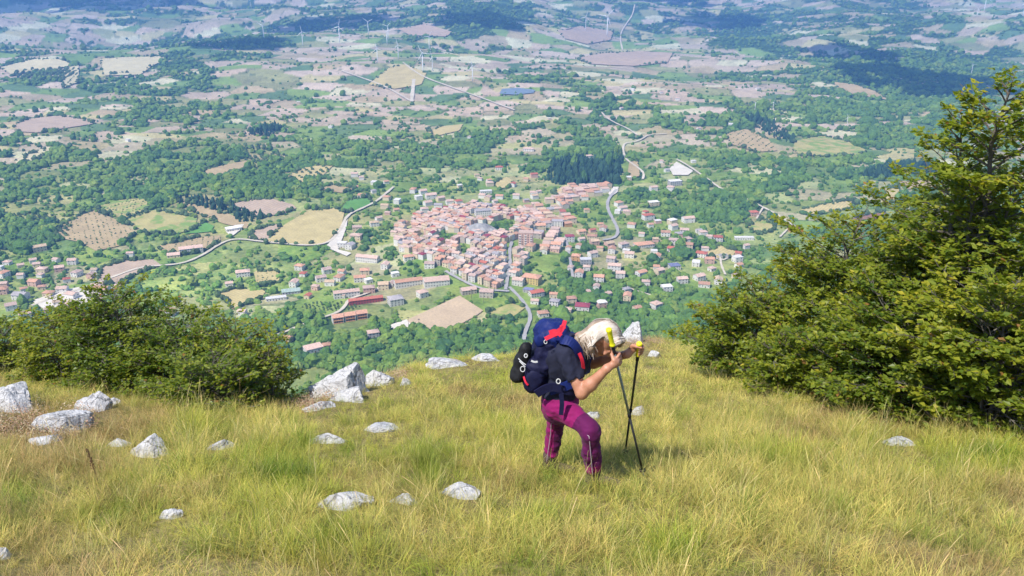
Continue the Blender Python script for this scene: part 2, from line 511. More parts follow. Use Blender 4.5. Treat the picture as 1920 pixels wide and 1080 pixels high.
def blobs(px, py):
    w = 0
    for bx, by, rx, ry, k in BLOBS:
        q = ((px - bx) / rx) ** 2 + ((py - by) / ry) ** 2
        w = w + k * np.exp(-q * q * .6)
    return np.clip(w, -1.6, 1.3)

def fields_at(x, y):
    wx, wy = warp(x, y)
    d = np.hypot(x, y)
    a = voronoi(wx / 74, wy / 62, 5); b = voronoi(wx / 112, wy / 92, 8)
    far = d > 2700 + 500 * fbm2(x / 600, y / 600, 7, 2)
    return tuple(np.where(far, q, p) for p, q in zip(a, b)) + (np.where(far, 100., 66.),)

PALET = np.array([STRAW, TAN, PINK, OLIVE, LGREEN, (.50, .37, .27), PINK, (.30, .29, .13), (.17, .25, .07), PALE, (.38, .30, .19), (.12, .19, .075), (.52, .40, .31)])
def cover(x, y, px, py):
    """base colour of the open land, how wooded it is, and whether a hedge runs there"""
    d = np.hypot(x, y)
    f1, f2, cid, size = fields_at(x, y)
    k = (cid * 9973 % 1 * len(PALET)).astype(int) % len(PALET)
    c = PALET[k]
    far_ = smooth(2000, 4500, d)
    # greener and rougher ground close below the mountain
    g = (smooth(2500, 1300, d) * (1 - .45 * (cid * 631 % 1 > .7)))[..., None]
    scrub = np.array([.195, .265, .055]) + (fbm2(x / 20, y / 24, 77, 4, .62)[..., None]) * np.array([.17, .12, .04])
    scrub = np.clip(scrub, .03, 1)
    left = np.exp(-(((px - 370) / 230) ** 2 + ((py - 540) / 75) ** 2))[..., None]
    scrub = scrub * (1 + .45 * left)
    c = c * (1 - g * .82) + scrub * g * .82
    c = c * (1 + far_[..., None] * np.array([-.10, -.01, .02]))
    fine = 1 + .18 * fbm2(x / 8, y / 8, 81, 3)[..., None] + .25 * fbm2(x / 50, y / 34, 83, 3)[..., None]
    c = c * fine
    bl = blobs(px, py)
    far = smooth(2000, 4500, d)
    w = .55 * fbm2(x / (150 + 250 * far), y / (170 + 260 * far), 71, 3, .6) + (cid - .5) * (.9 + .2 * far) + .30 * fbm2(x / 26, y / 26, 73, 2) + .70 * bl - .10 + .04 * far - .10 * smooth(1400, 2000, d) * smooth(3800, 2600, d)
    hedge = ((f2 - f1) * size < 5 + 9 * fbm2(x / 34, y / 34, 91, 3)) & (fbm2(x / 70, y / 70, 93, 2) > -.1)
    hedge = hedge & (bl > -1.0)
    wood = smooth(.16, .26, w)
    dark = np.array([.045, .088, .026]) * (1 + .35 * fbm2(x / 14, y / 14, 97, 3)[..., None])
    m = np.maximum(wood, hedge * .6)[..., None]
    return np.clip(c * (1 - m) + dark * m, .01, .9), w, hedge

# ------------------------------------------------------------------ valley sheet
_ti = np.linspace(-.66, .66, 930)
_to = np.linspace(.68, 1.6, 46)[1:] ** 1.0
_T = np.concatenate([-_to[::-1], _ti, _to])
_rows = []
for _py in np.concatenate([np.arange(800, 130, -1.6), np.arange(130, -10, -.75)]):
    _a = R(PITCH) + math.atan((_py - 540) / FPX)
    _rows.append(_a)
_a = np.array(_rows)
_ys = 432 / np.tan(_a)
_ys = _ys * (1 + .10 * smooth(3000, 9000, _ys))
_Y = np.concatenate([np.array([34, 40, 55, 80, 120, 170, 230, 300, 370, 440, 510, 570, 620, 655]), _ys[_ys > 680], _ys[-1] * np.exp(np.linspace(.03, .62, 40))])
_X = _Y[:, None] * _T[None, :]
_YY = np.broadcast_to(_Y[:, None], _X.shape)
_Z = H(_X, _YY)
_Z[0] -= .6; _Z[1] -= .4
_px, _py = project(_X, _YY, _Z)
_c, _w, _h = cover(_X, _YY, _px, _py)
_nr, _nc = _X.shape
_i = np.arange(_nr * _nc).reshape(_nr, _nc)
_F = np.stack([_i[:-1, :-1], _i[:-1, 1:], _i[1:, 1:], _i[1:, :-1]], -1).reshape(-1, 4)

m, nt, b = nmat('valley_land')
att = N(nt, 'ShaderNodeAttribute', attribute_name='cover')
geo = N(nt, 'ShaderNodeNewGeometry').outputs['Position']
n1 = noise(nt, .22, 2, .65, geo)
c2 = mixc(nt, 1.0, att.outputs['Color'], ramp(nt, n1, [(.25, (.66, .68, .64)), (.75, (1.28, 1.26, 1.22))]), 'MULTIPLY')
nt.links.new(c2, b.inputs['Base Color'])
b.inputs['Roughness'].default_value = .95; b.inputs['Specular IOR Level'].default_value = .05
me = mesh_np('valley_ground', np.stack([_X, _YY, _Z], -1).reshape(-1, 3), _F, (m,), True)
vcol(me, 'cover', _c.reshape(-1, 3))
tag(obj('valley_ground', me), 'patchwork valley floor of fields, scrub and woods', kind='structure')

# ------------------------------------------------------------------ single fields, yards, pitch, roads
def field_mat(name, col, var, stripe=None, spots=None):
    m, nt, b = nmat(name)
    geo = N(nt, 'ShaderNodeNewGeometry').outputs['Position']
    a = noise(nt, .035, 5, .62, geo, .4); d = noise(nt, .35, 3, .6, geo)
    lo = tuple(c * (1 - var) for c in col); hi = tuple(c * (1 + var) for c in col)
    c = ramp(nt, a, [(.28, lo), (.72, hi)])
    c = mixc(nt, 1.0, c, ramp(nt, d, [(.25, (.82, .82, .82)), (.75, (1.14, 1.13, 1.1))]), 'MULTIPLY')
    if spots:
        e = noise(nt, .05, 4, .6, geo)
        c = mixc(nt, ramp(nt, e, [(.47, (0, 0, 0)), (.6, (1, 1, 1))]), c, spots)
    if stripe:
        wv = N(nt, 'ShaderNodeTexWave'); wv.inputs['Scale'].default_value = stripe; wv.inputs['Distortion'].default_value = 2.5; wv.inputs['Detail'].default_value = 2
        mp = N(nt, 'ShaderNodeMapping'); mp.inputs['Rotation'].default_value = (0, 0, .6)
        nt.links.new(geo, mp.inputs['Vector']); nt.links.new(mp.outputs[0], wv.inputs['Vector'])
        c = mixc(nt, 1.0, c, ramp(nt, wv.outputs['Fac'], [(0, (.88, .88, .87)), (1, (1.06, 1.05, 1.03))]), 'MULTIPLY')
    nt.links.new(c, b.inputs['Base Color'])
    b.inputs['Roughness'].default_value = .95; b.inputs['Specular IOR Level'].default_value = .05
    return m
FM = {'straw': field_mat('stubble', (.50, .405, .19), .16, .06), 'tan': field_mat('dry_soil', (.43, .325, .18), .18, .08),
      'pink': field_mat('bare_soil', (.45, .34, .25), .14, .05), 'meadow': field_mat('dry_meadow', (.40, .345, .14), .2, None, (.20, .285, .07)),
      'green': field_mat('green_meadow', (.12, .265, .06), .2), 'pale': field_mat('pale_stubble', (.56, .49, .30), .14, .05),
      'soil': field_mat('red_soil', (.27, .15, .10), .2, .08), 'gravel': field_mat('gravel_yard', (.62, .56, .48), .12),
      'pitch': field_mat('pitch_sand', (.50, .375, .245), .10), 'asphalt': field_mat('old_tarmac', (.36, .34, .33), .12), 'dust': field_mat('dusty_lane', (.56, .49, .39), .16)}

def sheet(name, poly, mat, lift=.5):
    ys = [p[1] for p in poly]
    y0, y1 = min(ys) + .05, max(ys) - .05
    nr = max(4, int((y1 - y0) / 1.6)); ncol = 26
    rows = []
    for yy in np.linspace(y0, y1, nr):
        xs = []
        for i in range(len(poly)):
            ax, ay = poly[i]; bx, by = poly[(i + 1) % len(poly)]
            if (ay > yy) != (by > yy):
                xs.append(ax + (bx - ax) * (yy - ay) / (by - ay))
        xs.sort()
        if len(xs) < 2: continue
        e = .8 * math.sin(yy * 1.7 + poly[0][0]) * min(1, (xs[-1] - xs[0]) / 40)
        rows.append([(x, yy) for x in np.linspace(xs[0] + e, xs[-1] + e, ncol)])
    A = np.array(rows)
    P = ground(A[..., 0], A[..., 1])
    P[..., 2] += lift + .0008 * P[..., 1]
    nr = len(A)
    i = np.arange(nr * ncol).reshape(nr, ncol)
    F = np.stack([i[1:, :-1], i[1:, 1:], i[:-1, 1:], i[:-1, :-1]], -1).reshape(-1, 4)
    return obj(name, mesh_np(name, P.reshape(-1, 3), F, (mat,), True))

for typ, poly, lab in FIELDS:
    tag(sheet('field', poly, FM[typ]), lab, kind='structure')
for typ, poly, lab in YARDS:
    tag(sheet('yard_ground', poly, FM[typ], .9), lab, kind='structure')
tag(sheet('football_pitch_ground', PITCH_POLY, FM['pitch'], .7), 'sandy tan football pitch below the old town', kind='structure')

def chaikin(P, n=3):
    P = np.array(P, float)
    for _ in range(n):
        Q = [P[0]]
        for a, b in zip(P[:-1], P[1:]):
            Q += [a * .75 + b * .25, a * .25 + b * .75]
        P = np.array(Q + [P[-1]])
    return P
ROADPTS = []
def ribbon(name, pts, width, mat, lift):
    P = chaikin(pts)
    Wp = ground(P[:, 0], P[:, 1])
    ROADPTS.append((Wp, width))
    t = np.gradient(Wp[:, :2], axis=0); t /= np.linalg.norm(t, axis=1)[:, None] + 1e-9
    nrm = np.stack([-t[:, 1], t[:, 0]], 1)
    wv = width * .39 * (1 + .2 * np.sin(np.arange(len(P)) * 1.3) * np.sin(np.arange(len(P)) * .37))
    L = Wp.copy(); Rr = Wp.copy()
    L[:, :2] += nrm * wv[:, None]; Rr[:, :2] -= nrm * wv[:, None]
    for q in (L, Rr):
        q[:, 2] = H(q[:, 0], q[:, 1]) + lift + .0008 * q[:, 1]
    n = len(P)
    V = np.concatenate([L, Rr]); i = np.arange(n - 1)
    F = np.stack([i, i + n, i + n + 1, i + 1], 1)
    return obj(name, mesh_np(name, V, F, (mat,), True))
for pts, wd, mt, lab in ROADS:
    tag(ribbon('road', pts, wd, FM[mt], 1.2), lab, kind='structure')

# pond on the far plain
m, nt, b = nmat('pond_water')
b.inputs['Base Color'].default_value = (.17, .21, .25, 1); b.inputs['Roughness'].default_value = .3
n1 = noise(nt, .2, 3, .5, N(nt, 'ShaderNodeNewGeometry').outputs['Position']); bump(nt, b, n1, .15, .3)
tag(sheet('pond_water', [(936, 178), (941, 168), (970, 166), (1004, 170), (1000, 176), (965, 179)], m, .6), 'small blue grey pond on the far plain', kind='structure')
# ------------------------------------------------------------------ houses
def tile_mat(name, col):
    m, nt, b = nmat(name)
    co = texco(nt)
    n = noise(nt, .55, 4, .65, co); n2 = noise(nt, 3.5, 2, .6, co)
    rnd = N(nt, 'ShaderNodeObjectInfo').outputs['Random']
    c = ramp(nt, n, [(.3, tuple(x * .72 for x in col)), (.7, tuple(min(1, x * 1.2) for x in col))])
    c = mixc(nt, 1.0, c, ramp(nt, rnd, [(0, (.80, .80, .84)), (.5, (1, .97, .95)), (1, (1.16, 1.12, 1.12))]), 'MULTIPLY')
    c = mixc(nt, 1.0, c, ramp(nt, n2, [(.3, (.85, .85, .85)), (.7, (1.1, 1.1, 1.1))]), 'MULTIPLY')
    nt.links.new(c, b.inputs['Base Color']); b.inputs['Roughness'].default_value = .85; b.inputs['Specular IOR Level'].default_value = .15
    wv = N(nt, 'ShaderNodeTexWave'); wv.inputs['Scale'].default_value = 1.2; nt.links.new(co, wv.inputs['Vector'])
    bump(nt, b, wv.outputs['Fac'], .5, .12)
    return m
ROOF = {'orange': tile_mat('orange_tile', (.56, .315, .205)), 'pink': tile_mat('faded_tile', (.60, .43, .345)), 'red': tile_mat('red_tile', (.46, .15, .10)),
        'maroon': tile_mat('maroon_tile', (.29, .065, .085)), 'grey': tile_mat('grey_roofing', (.40, .37, .37)), 'blue': tile_mat('slate_blue_roofing', (.22, .23, .36)),
        'white': tile_mat('white_roofing', (.72, .69, .65)), 'tan': tile_mat('tan_tile', (.55, .41, .27)), 'glass': tile_mat('greenhouse_sheet', (.42, .52, .44))}
def wall_mat(name, col):
    m, nt, b = nmat(name)
    co = texco(nt)
    n = noise(nt, .5, 5, .65, co)
    rnd = N(nt, 'ShaderNodeObjectInfo').outputs['Random']
    c = ramp(nt, n, [(.3, tuple(x * .85 for x in col)), (.7, tuple(min(1, x * 1.08) for x in col))])
    c = mixc(nt, 1.0, c, ramp(nt, rnd, [(0, (.88, .86, .84)), (1, (1.06, 1.04, 1.02))]), 'MULTIPLY')
    nt.links.new(c, b.inputs['Base Color']); b.inputs['Roughness'].default_value = .9; b.inputs['Specular IOR Level'].default_value = .1
    return m
WALL = {'white': wall_mat('white_render', (.74, .71, .66)), 'cream': wall_mat('cream_render', (.70, .58, .40)), 'pink': wall_mat('pink_render', (.64, .42, .34)),
        'grey': wall_mat('grey_render', (.48, .46, .45)), 'yellow': wall_mat('yellow_render', (.72, .55, .22)), 'stone': wall_mat('stone_wall', (.50, .44, .37)), 'red': wall_mat('red_render', (.45, .10, .09)), 'ochre': wall_mat('ochre_render', (.60, .34, .14))}
m, nt, b = nmat('window_glass'); b.inputs['Base Color'].default_value = (.05, .055, .065, 1); b.inputs['Roughness'].default_value = .15
n1 = noise(nt, 2.0, 2, .5, texco(nt)); nt.links.new(ramp(nt, n1, [(.3, (.035, .04, .05)), (.7, (.10, .10, .11))]), b.inputs['Base Color'])
GLASS = m
DOORM = simple('brown_door', (.16, .09, .05), .6)
_wm = MB(); _wm.box(-.5, .5, -.06, .06, -.5, .5)
WINME = mesh_np('window', _wm.v, _wm.f, (GLASS,))
DOORME = mesh_np('door', _wm.v, _wm.f, (DOORM,))
CHIME = {}
SINK = 3.0     # walls run this far into the sloping ground

def roof_parts(L, Wd, h, style, rh):
    ov = .55; x = L / 2; y = Wd / 2; r = MB(); w = MB()
    if style == 'gable':
        w.add([(-x, -y, -SINK), (x, -y, -SINK), (x, y, -SINK), (-x, y, -SINK), (-x, -y, h), (x, -y, h), (x, y, h), (-x, y, h), (-x, 0, h + rh), (x, 0, h + rh)],
              [(0, 1, 5, 4), (2, 3, 7, 6), (1, 2, 6, 9, 5), (3, 0, 4, 8, 7), (4, 5, 9, 8), (6, 7, 8, 9)])
        sl = rh / y; xe = x + .4; ye = y + ov; ze = h - ov * sl; t = .28
        r.add([(-xe, -ye, ze + .08), (xe, -ye, ze + .08), (xe, 0, h + rh + .08), (-xe, 0, h + rh + .08), (-xe, ye, ze + .08), (xe, ye, ze + .08),
               (-xe, -ye, ze + t), (xe, -ye, ze + t), (xe, 0, h + rh + t), (-xe, 0, h + rh + t), (-xe, ye, ze + t), (xe, ye, ze + t)],
              [(6, 7, 8, 9), (9, 8, 11, 10), (1, 0, 3, 2), (2, 3, 4, 5), (0, 1, 7, 6), (5, 4, 10, 11), (1, 2, 8, 7), (2, 5, 11, 8), (3, 0, 6, 9), (4, 3, 9, 10)])
    else:
        w.box(-x, x, -y, y, -SINK, h)
        if style == 'hip':
            xe = x + ov; ye = y + ov; k = max(x - y * .9, .3)
            r.add([(-xe, -ye, h + .02), (xe, -ye, h + .02), (xe, ye, h + .02), (-xe, ye, h + .02), (-xe, -ye, h + .24), (xe, -ye, h + .24), (xe, ye, h + .24), (-xe, ye, h + .24), (-k, 0, h + rh + .2), (k, 0, h + rh + .2)],
                  [(0, 3, 2, 1), (0, 1, 5, 4), (1, 2, 6, 5), (2, 3, 7, 6), (3, 0, 4, 7), (4, 5, 9, 8), (5, 6, 9), (6, 7, 8, 9), (7, 4, 8)])
        else:
            r.box(-x - .25, x + .25, -y - .25, y + .25, h + .02, h + .5)
    return w, r

HOUSES = []   # (x, y, radius) for keeping trees away
def house(px, py, L, Wd, h, rz, style, roof, wall, label=None, group=None, floors=None, wins=True, name='house', world=None, rh=None):
    p = ground(np.array(px, float), np.array(py, float)) if world is None else np.array(world)
    HOUSES.append((p[0], p[1], max(L, Wd) * .62))
    return dict(p=p, L=L, W=Wd, h=h, rz=R(rz), style=style, roof=roof, wall=wall, label=label, group=group, wins=wins, name=name, rh=rh or Wd * .2, floors=floors or max(1, int(h // 3)))

def build_house(d, detail=1):
    root = empty(d['name'], d['p'], d['rz'])
    tag(root, d['label'], 'house' if d['name'] == 'house' else d['name'].replace('_', ' '), d['group'])
    w, r = roof_parts(d['L'], d['W'], d['h'], d['style'], d['rh'])
    w.build('wall', WALL[d['wall']], root)
    rf = r.build('roof', ROOF[d['roof']], root)
    if d['style'] != 'flat' and detail:
        c = MB(); c.box(-.45, .45, -.35, .35, 0, 1.5)
        key = d['wall']
        if key not in CHIME: CHIME[key] = mesh_np('chimney', c.v, c.f, (WALL[key],))
        obj('chimney', CHIME[key], rf, (d['L'] * .2, d['W'] * .18, d['h'] + d['rh'] * .45))
    if not d['wins']:
        return root
    # windows on the two walls that face the mountain
    view = math.atan2(-d['p'][1], -d['p'][0])
    best = []
    for k in range(4):
        a = d['rz'] + k * math.pi / 2
        best.append((math.cos(a - view), k))
    best.sort(reverse=True)
    for j, (cs, k) in enumerate(best[:2]):
        along = d['W'] if k % 2 == 0 else d['L']
        off = d['L'] / 2 if k % 2 == 0 else d['W'] / 2
        n = max(1, int(along // (3.6 if detail > 1 else 4.6)))
        fl = d['floors'] if (detail > 1 or j == 0) else 1
        if detail < 1: n = min(n, 2); fl = min(fl, 2)
        a = k * math.pi / 2
        for f in range(fl):
            for i in range(n):
                s = (i + .5) / n * along - along / 2
                z = d['h'] * (f + .52) / d['floors']
                x = math.cos(a) * (off + .05) - math.sin(a) * s
                y = math.sin(a) * (off + .05) + math.cos(a) * s
                if f == 0 and i == n // 2 and j == 0:
                    o = obj('door', DOORME, root, (x, y, 1.1), (0, 0, a + math.pi / 2), (1.2, 1, 2.2))
                else:
                    o = obj('window', WINME, root, (x, y, z), (0, 0, a + math.pi / 2), (1.15, 1, 1.5))
    return root

hl = []
BIG = [
    (1068, 452, 13, 11, 9, 8, 'hip', 'maroon', 'white', 'white three storey house with a dark maroon roof near the east street'),
    (1110, 449, 15, 11, 7, -8, 'hip', 'orange', 'cream', 'cream house with a broad orange hip roof by the curving grey road'),
    (1098, 494, 16, 11, 7.5, 4, 'flat', 'white', 'grey', 'grey flat roofed block on the east street'),
    (1207, 462, 30, 15, 5, 18, 'hip', 'orange', 'white', 'very wide orange roofed villa east of the suburb'),
    (1260, 471, 14, 11, 6, -20, 'hip', 'red', 'white', 'villa with a bright red hip roof among trees'),
    (1264, 504, 15, 13, 6.5, 10, 'hip', 'blue', 'white', 'white villa with a slate blue hip roof'),
    (1092, 579, 18, 14, 5.5, -10, 'hip', 'maroon', 'white', 'square villa with a purple maroon roof just above the hikers head'),
    (1320, 537, 15, 11, 5, -14, 'gable', 'orange', 'white', 'lone house with a plain orange roof in the eastern woods'),
    (1315, 481, 16, 12, 6.5, -25, 'hip', 'red', 'white', 'white villa with a red roof and pointed terrace'),
    (1288, 474, 17, 8, 4, 20, 'flat', 'white', 'white', 'long white flat roof beside the red roofed villa'),
    (1356, 484, 12, 9, 5, 5, 'flat', 'grey', 'white', 'low grey villa inside the oval driveway'),
    (1413, 404, 14, 11, 7, 10, 'hip', 'red', 'pink', 'pink house with a red pyramid roof by the short drive'),
    (1488, 433, 18, 12, 5, -5, 'hip', 'maroon', 'ochre', 'reddish brown house in the round drive'),
    (1005, 554, 19, 11, 6, 26, 'gable', 'red', 'white', 'house with a vivid red gabled roof beside the town exit street'),
    (997, 529, 24, 16, 9, -22, 'hip', 'orange', 'yellow', 'large yellow mansion with an orange hip roof'),
    (972, 533, 15, 12, 8, -18, 'gable', 'pink', 'white', 'pale house with a faded roof touching the yellow mansion'),
    (991, 547, 13, 9, 4, -20, 'flat', 'blue', 'grey', 'flat blue grey roof in front of the yellow mansion'),
    (1040, 571, 12, 10, 6, -20, 'hip', 'grey', 'white', 'house with a mauve grey roof among trees near the maroon villa'),
    (1018, 592, 13, 10, 5, 15, 'hip', 'orange', 'white', 'orange roofed house just above the backpack'),
    (913, 555, 18, 13, 8, -8, 'gable', 'pink', 'stone', 'stone house with a faded roof at the corner of the pitch'),
    (878, 549, 20, 12, 6, 20, 'gable', 'pink', 'stone', 'long pale roofed house at the upper end of the pitch'),
    (650, 556, 34, 11, 8, 18, 'gable', 'pink', 'white', 'long white apartment row above the lane with a pale roof'),
    (766, 535, 38, 12, 8, 20, 'gable', 'orange', 'white', 'long orange roofed school building below the old town'),
    (818, 533, 34, 18, 8, 14, 'gable', 'pink', 'white', 'big white hall with a salmon roof below the old town'),
    (742, 570, 18, 15, 9, 24, 'hip', 'grey', 'white', 'tall white building with a steep grey roof by the hedge'),
    (686, 567, 44, 9, 6, 18, 'gable', 'red', 'red', 'long dark red loggia building above the terraced houses'),
    (692, 548, 15, 11, 8, 14, 'hip', 'pink', 'pink', 'pink house with a pink pyramid roof above the loggia building'),
    (719, 541, 14, 12, 8, 8, 'gable', 'tan', 'cream', 'cream house with a beige roof above the loggia building'),
    (675, 527, 16, 11, 7, 10, 'gable', 'orange', 'white', 'white house with an orange roof north of the long apartment row'),
    (690, 490, 34, 12, 8, -16, 'gable', 'pink', 'white', 'long white terrace with a patchy roof beside the gravel fork'),
    (700, 630, 13, 10, 6, 20, 'hip', 'pink', 'grey', 'grey house with a pinkish hip roof in the lower woods'),
    (588, 657, 20, 14, 5, 32, 'flat', 'pink', 'white', 'flat pale terrace house nearest the white boulders'),
    (613, 651, 9, 8, 4, 20, 'hip', 'orange', 'cream', 'small orange roofed hut beside the flat terrace house'),
    (546, 549, 24, 12, 4, 16, 'gable', 'glass', 'grey', 'pale green greenhouse with a low ridge'),
    (518, 562, 26, 8, 3.5, 18, 'flat', 'white', 'white', 'long white shed next to the greenhouse'),
    (359, 474, 34, 13, 9, 22, 'gable', 'pink', 'white', 'long white farmhouse with a lilac pink roof beside the lane'),
    (326, 481, 18, 12, 4, 18, 'gable', 'pink', 'cream', 'low farm building beside the long white farmhouse'),
    (438, 432, 24, 14, 5, 30, 'flat', 'white', 'white', 'white flat roofed farm shed by its gravel yard'),
    (456, 517, 19, 12, 7, 18, 'hip', 'pink', 'white', 'white farmhouse beside the square vineyard plot'),
    (315, 590, 19, 13, 7, -14, 'hip', 'orange', 'white', 'white house with a bright orange roof behind the dark bushes'),
    (1265, 347, 24, 14, 9, 15, 'flat', 'white', 'grey', 'big grey white flat roofed building on the wooded knoll'),
    (1045, 423, 18, 12, 9, -4, 'flat', 'grey', 'white', 'white block with a grey roof above the east street'),
    (905, 404, 26, 13, 10, 14, 'gable', 'grey', 'white', 'long white church on top of the old town'),
    (991, 283, 24, 12, 6, -8, 'hip', 'pink', 'white', 'pale country house alone in the northern woods'),
    (936, 318, 15, 11, 6, 5, 'hip', 'red', 'white', 'white house with a red roof north of the old town'),
    (1178, 338, 11, 10, 7, 4, 'flat', 'white', 'cream', 'small white block beside the straight lane'),
    (911, 362, 22, 9, 5, 12, 'flat', 'white', 'white', 'long white shed north of the old town'),
    (1395, 449, 30, 8, 4, 0, 'flat', 'white', 'white', 'long low white shed east of the pink villas'),
]
for a in BIG:
    hl.append(house(*a[:9], label=a[9], wins=True))
N_BIG = len(hl)
SUB = [  # px, py, size, roof, wall, quarter
    (1090, 452, 'S', 'pink', 'white', 0), (1125, 470, 'S', 'orange', 'cream', 0), (1085, 465, 'S', 'orange', 'white', 0), (1147, 474, 'M', 'orange', 'white', 0), (1111, 481, 'M', 'pink', 'white', 0),
    (1146, 491, 'M', 'pink', 'grey', 0), (1180, 482, 'M', 'pink', 'white', 0), (1174, 474, 'S', 'white', 'white', 0), (1080, 487, 'M', 'orange', 'ochre', 0), (1066, 470, 'S', 'orange', 'white', 0),
    (1152, 506, 'L', 'pink', 'white', 0), (1232, 487, 'M', 'orange', 'white', 0), (1202, 516, 'M', 'orange', 'white', 0), (1236, 514, 'M', 'pink', 'cream', 0), (1086, 518, 'M', 'orange', 'white', 0),
    (1123, 526, 'M', 'orange', 'white', 0), (1176, 561, 'M', 'orange', 'cream', 1), (1230, 577, 'M', 'pink', 'white', 1), (1194, 583, 'S', 'orange', 'cream', 1), (1215, 411, 'L', 'red', 'white', 0),
    (1219, 426, 'S', 'orange', 'white', 0), (1290, 416, 'L', 'pink', 'white', 2), (1283, 437, 'M', 'pink', 'white', 2), (1262, 430, 'M', 'pink', 'white', 2), (1318, 441, 'M', 'pink', 'white', 2),
    (1310, 436, 'S', 'grey', 'white', 2), (1346, 451, 'M', 'red', 'white', 2), (1330, 447, 'S', 'pink', 'white', 2), (1382, 490, 'M', 'white', 'white', 2), (1385, 501, 'S', 'orange', 'white', 2), (1380, 522, 'S', 'pink', 'cream', 2),
    (1494, 493, 'M', 'pink', 'cream', 2), (1038, 557, 'S', 'orange', 'cream', 1), (1175, 548, 'S', 'grey', 'white', 1), (1210, 402, 'S', 'red', 'cream', 0), (1070, 505, 'S', 'pink', 'white', 0), (1100, 506, 'S', 'pink', 'white', 0),
    (792, 556, 'M', 'pink', 'white', 3), (691, 530, 'S', 'white', 'white', 3), (741, 518, 'S', 'white', 'white', 3), (766, 487, 'M', 'orange', 'white', 3), (806, 501, 'M', 'pink', 'white', 3), (735, 535, 'S', 'pink', 'white', 3),
    (602, 527, 'M', 'pink', 'white', 3), (592, 543, 'S', 'pink', 'pink', 3), (552, 536, 'M', 'pink', 'white', 3), (540, 640, 'S', 'orange', 'cream', 3), (430, 536, 'S', 'pink', 'white', 3), (455, 590, 'S', 'pink', 'white', 3), (642, 558, 'S', 'pink', 'white', 3),
    (145, 517, 'M', 'pink', 'white', 4), (46, 547, 'S', 'orange', 'white', 4), (40, 560, 'L', 'grey', 'white', 4), (92, 555, 'M', 'orange', 'cream', 4), (192, 550, 'L', 'orange', 'white', 4), (118, 548, 'M', 'pink', 'white', 4),
    (8, 519, 'M', 'orange', 'white', 4), (40, 521, 'S', 'pink', 'white', 4), (70, 500, 'S', 'pink', 'cream', 4), (170, 560, 'S', 'pink', 'white', 4), (22, 580, 'M', 'pink', 'white', 4), (75, 470, 'L', 'tan', 'cream', 4), (245, 480, 'S', 'pink', 'white', 4),
    (665, 331, 'M', 'pink', 'white', 5), (678, 337, 'S', 'pink', 'white', 5), (702, 346, 'M', 'white', 'white', 5), (745, 381, 'M', 'white', 'white', 5), (722, 391, 'M', 'tan', 'cream', 5), (670, 433, 'M', 'pink', 'cream', 5), (668, 449, 'L', 'pink', 'cream', 5),
    (642, 463, 'M', 'white', 'white', 5), (657, 466, 'M', 'grey', 'white', 5), (775, 361, 'M', 'orange', 'white', 5), (793, 363, 'M', 'pink', 'white', 5), (785, 374, 'M', 'white', 'white', 5), (808, 372, 'L', 'pink', 'white', 5), (826, 376, 'M', 'pink', 'cream', 5),
    (843, 383, 'M', 'pink', 'white', 5), (860, 383, 'M', 'red', 'white', 5), (802, 385, 'M', 'pink', 'white', 5), (822, 389, 'M', 'grey', 'white', 5), (796, 398, 'M', 'pink', 'white', 5), (815, 399, 'S', 'pink', 'white', 5), (832, 398, 'S', 'white', 'white', 5),
    (862, 352, 'S', 'white', 'cream', 5), (900, 338, 'S', 'pink', 'white', 6), (905, 371, 'M', 'pink', 'white', 6), (915, 376, 'M', 'pink', 'cream', 6), (928, 380, 'S', 'pink', 'white', 6), (968, 372, 'M', 'pink', 'white', 6), (1000, 366, 'M', 'pink', 'white', 6),
    (1105, 297, 'M', 'pink', 'white', 6), (1010, 362, 'S', 'pink', 'white', 6), (1160, 386, 'M', 'orange', 'white', 0), (1167, 394, 'M', 'pink', 'white', 0), (1175, 402, 'M', 'pink', 'cream', 0), (1158, 400, 'S', 'white', 'white', 0), (1100, 398, 'S', 'orange', 'cream', 0),
    (1125, 425, 'S', 'orange', 'cream', 0), (1064, 424, 'M', 'orange', 'ochre', 0), (1250, 322, 'S', 'grey', 'white', 6), (1240, 305, 'S', 'pink', 'white', 6), (1257, 357, 'M', 'pink', 'white', 6), (1225, 357, 'M', 'pink', 'white', 6), (1300, 305, 'S', 'white', 'white', 6),
    (1225, 385, 'L', 'white', 'cream', 0), (1270, 188, 'M', 'pink', 'white', 7), (1165, 205, 'S', 'pink', 'white', 7), (1030, 225, 'S', 'white', 'cream', 7), (880, 260, 'S', 'pink', 'white', 7), (620, 240, 'S', 'white', 'white', 7), (240, 265, 'S', 'white', 'white', 7),
    (1370, 236, 'M', 'white', 'white', 7), (1310, 243, 'S', 'pink', 'white', 7), (560, 195, 'S', 'white', 'cream', 7), (1420, 168, 'S', 'white', 'white', 7), (1185, 170, 'M', 'white', 'white', 7), (1240, 175, 'S', 'pink', 'white', 7),
]
QN = ['suburb right of the old town', 'woods above the hiker', 'villas towards the tall tree', 'slope below the old town', 'village behind the dark bushes',
      'hamlet along the winding lane', 'houses near the conifer wood', 'fields of the far plain']
SZ = {'S': (9.5, 8, 5), 'M': (13, 10.5, 6.5), 'L': (19, 12, 7)}
CW = {'orange': 'orange', 'pink': 'faded pink', 'red': 'red', 'maroon': 'maroon', 'grey': 'grey', 'blue': 'blue', 'white': 'white', 'tan': 'beige'}
for px, py, s, rf, wl, q in SUB:
    g_ = ground(np.array(float(px)), np.array(float(py))); HOUSES.append((g_[0], g_[1], 8))
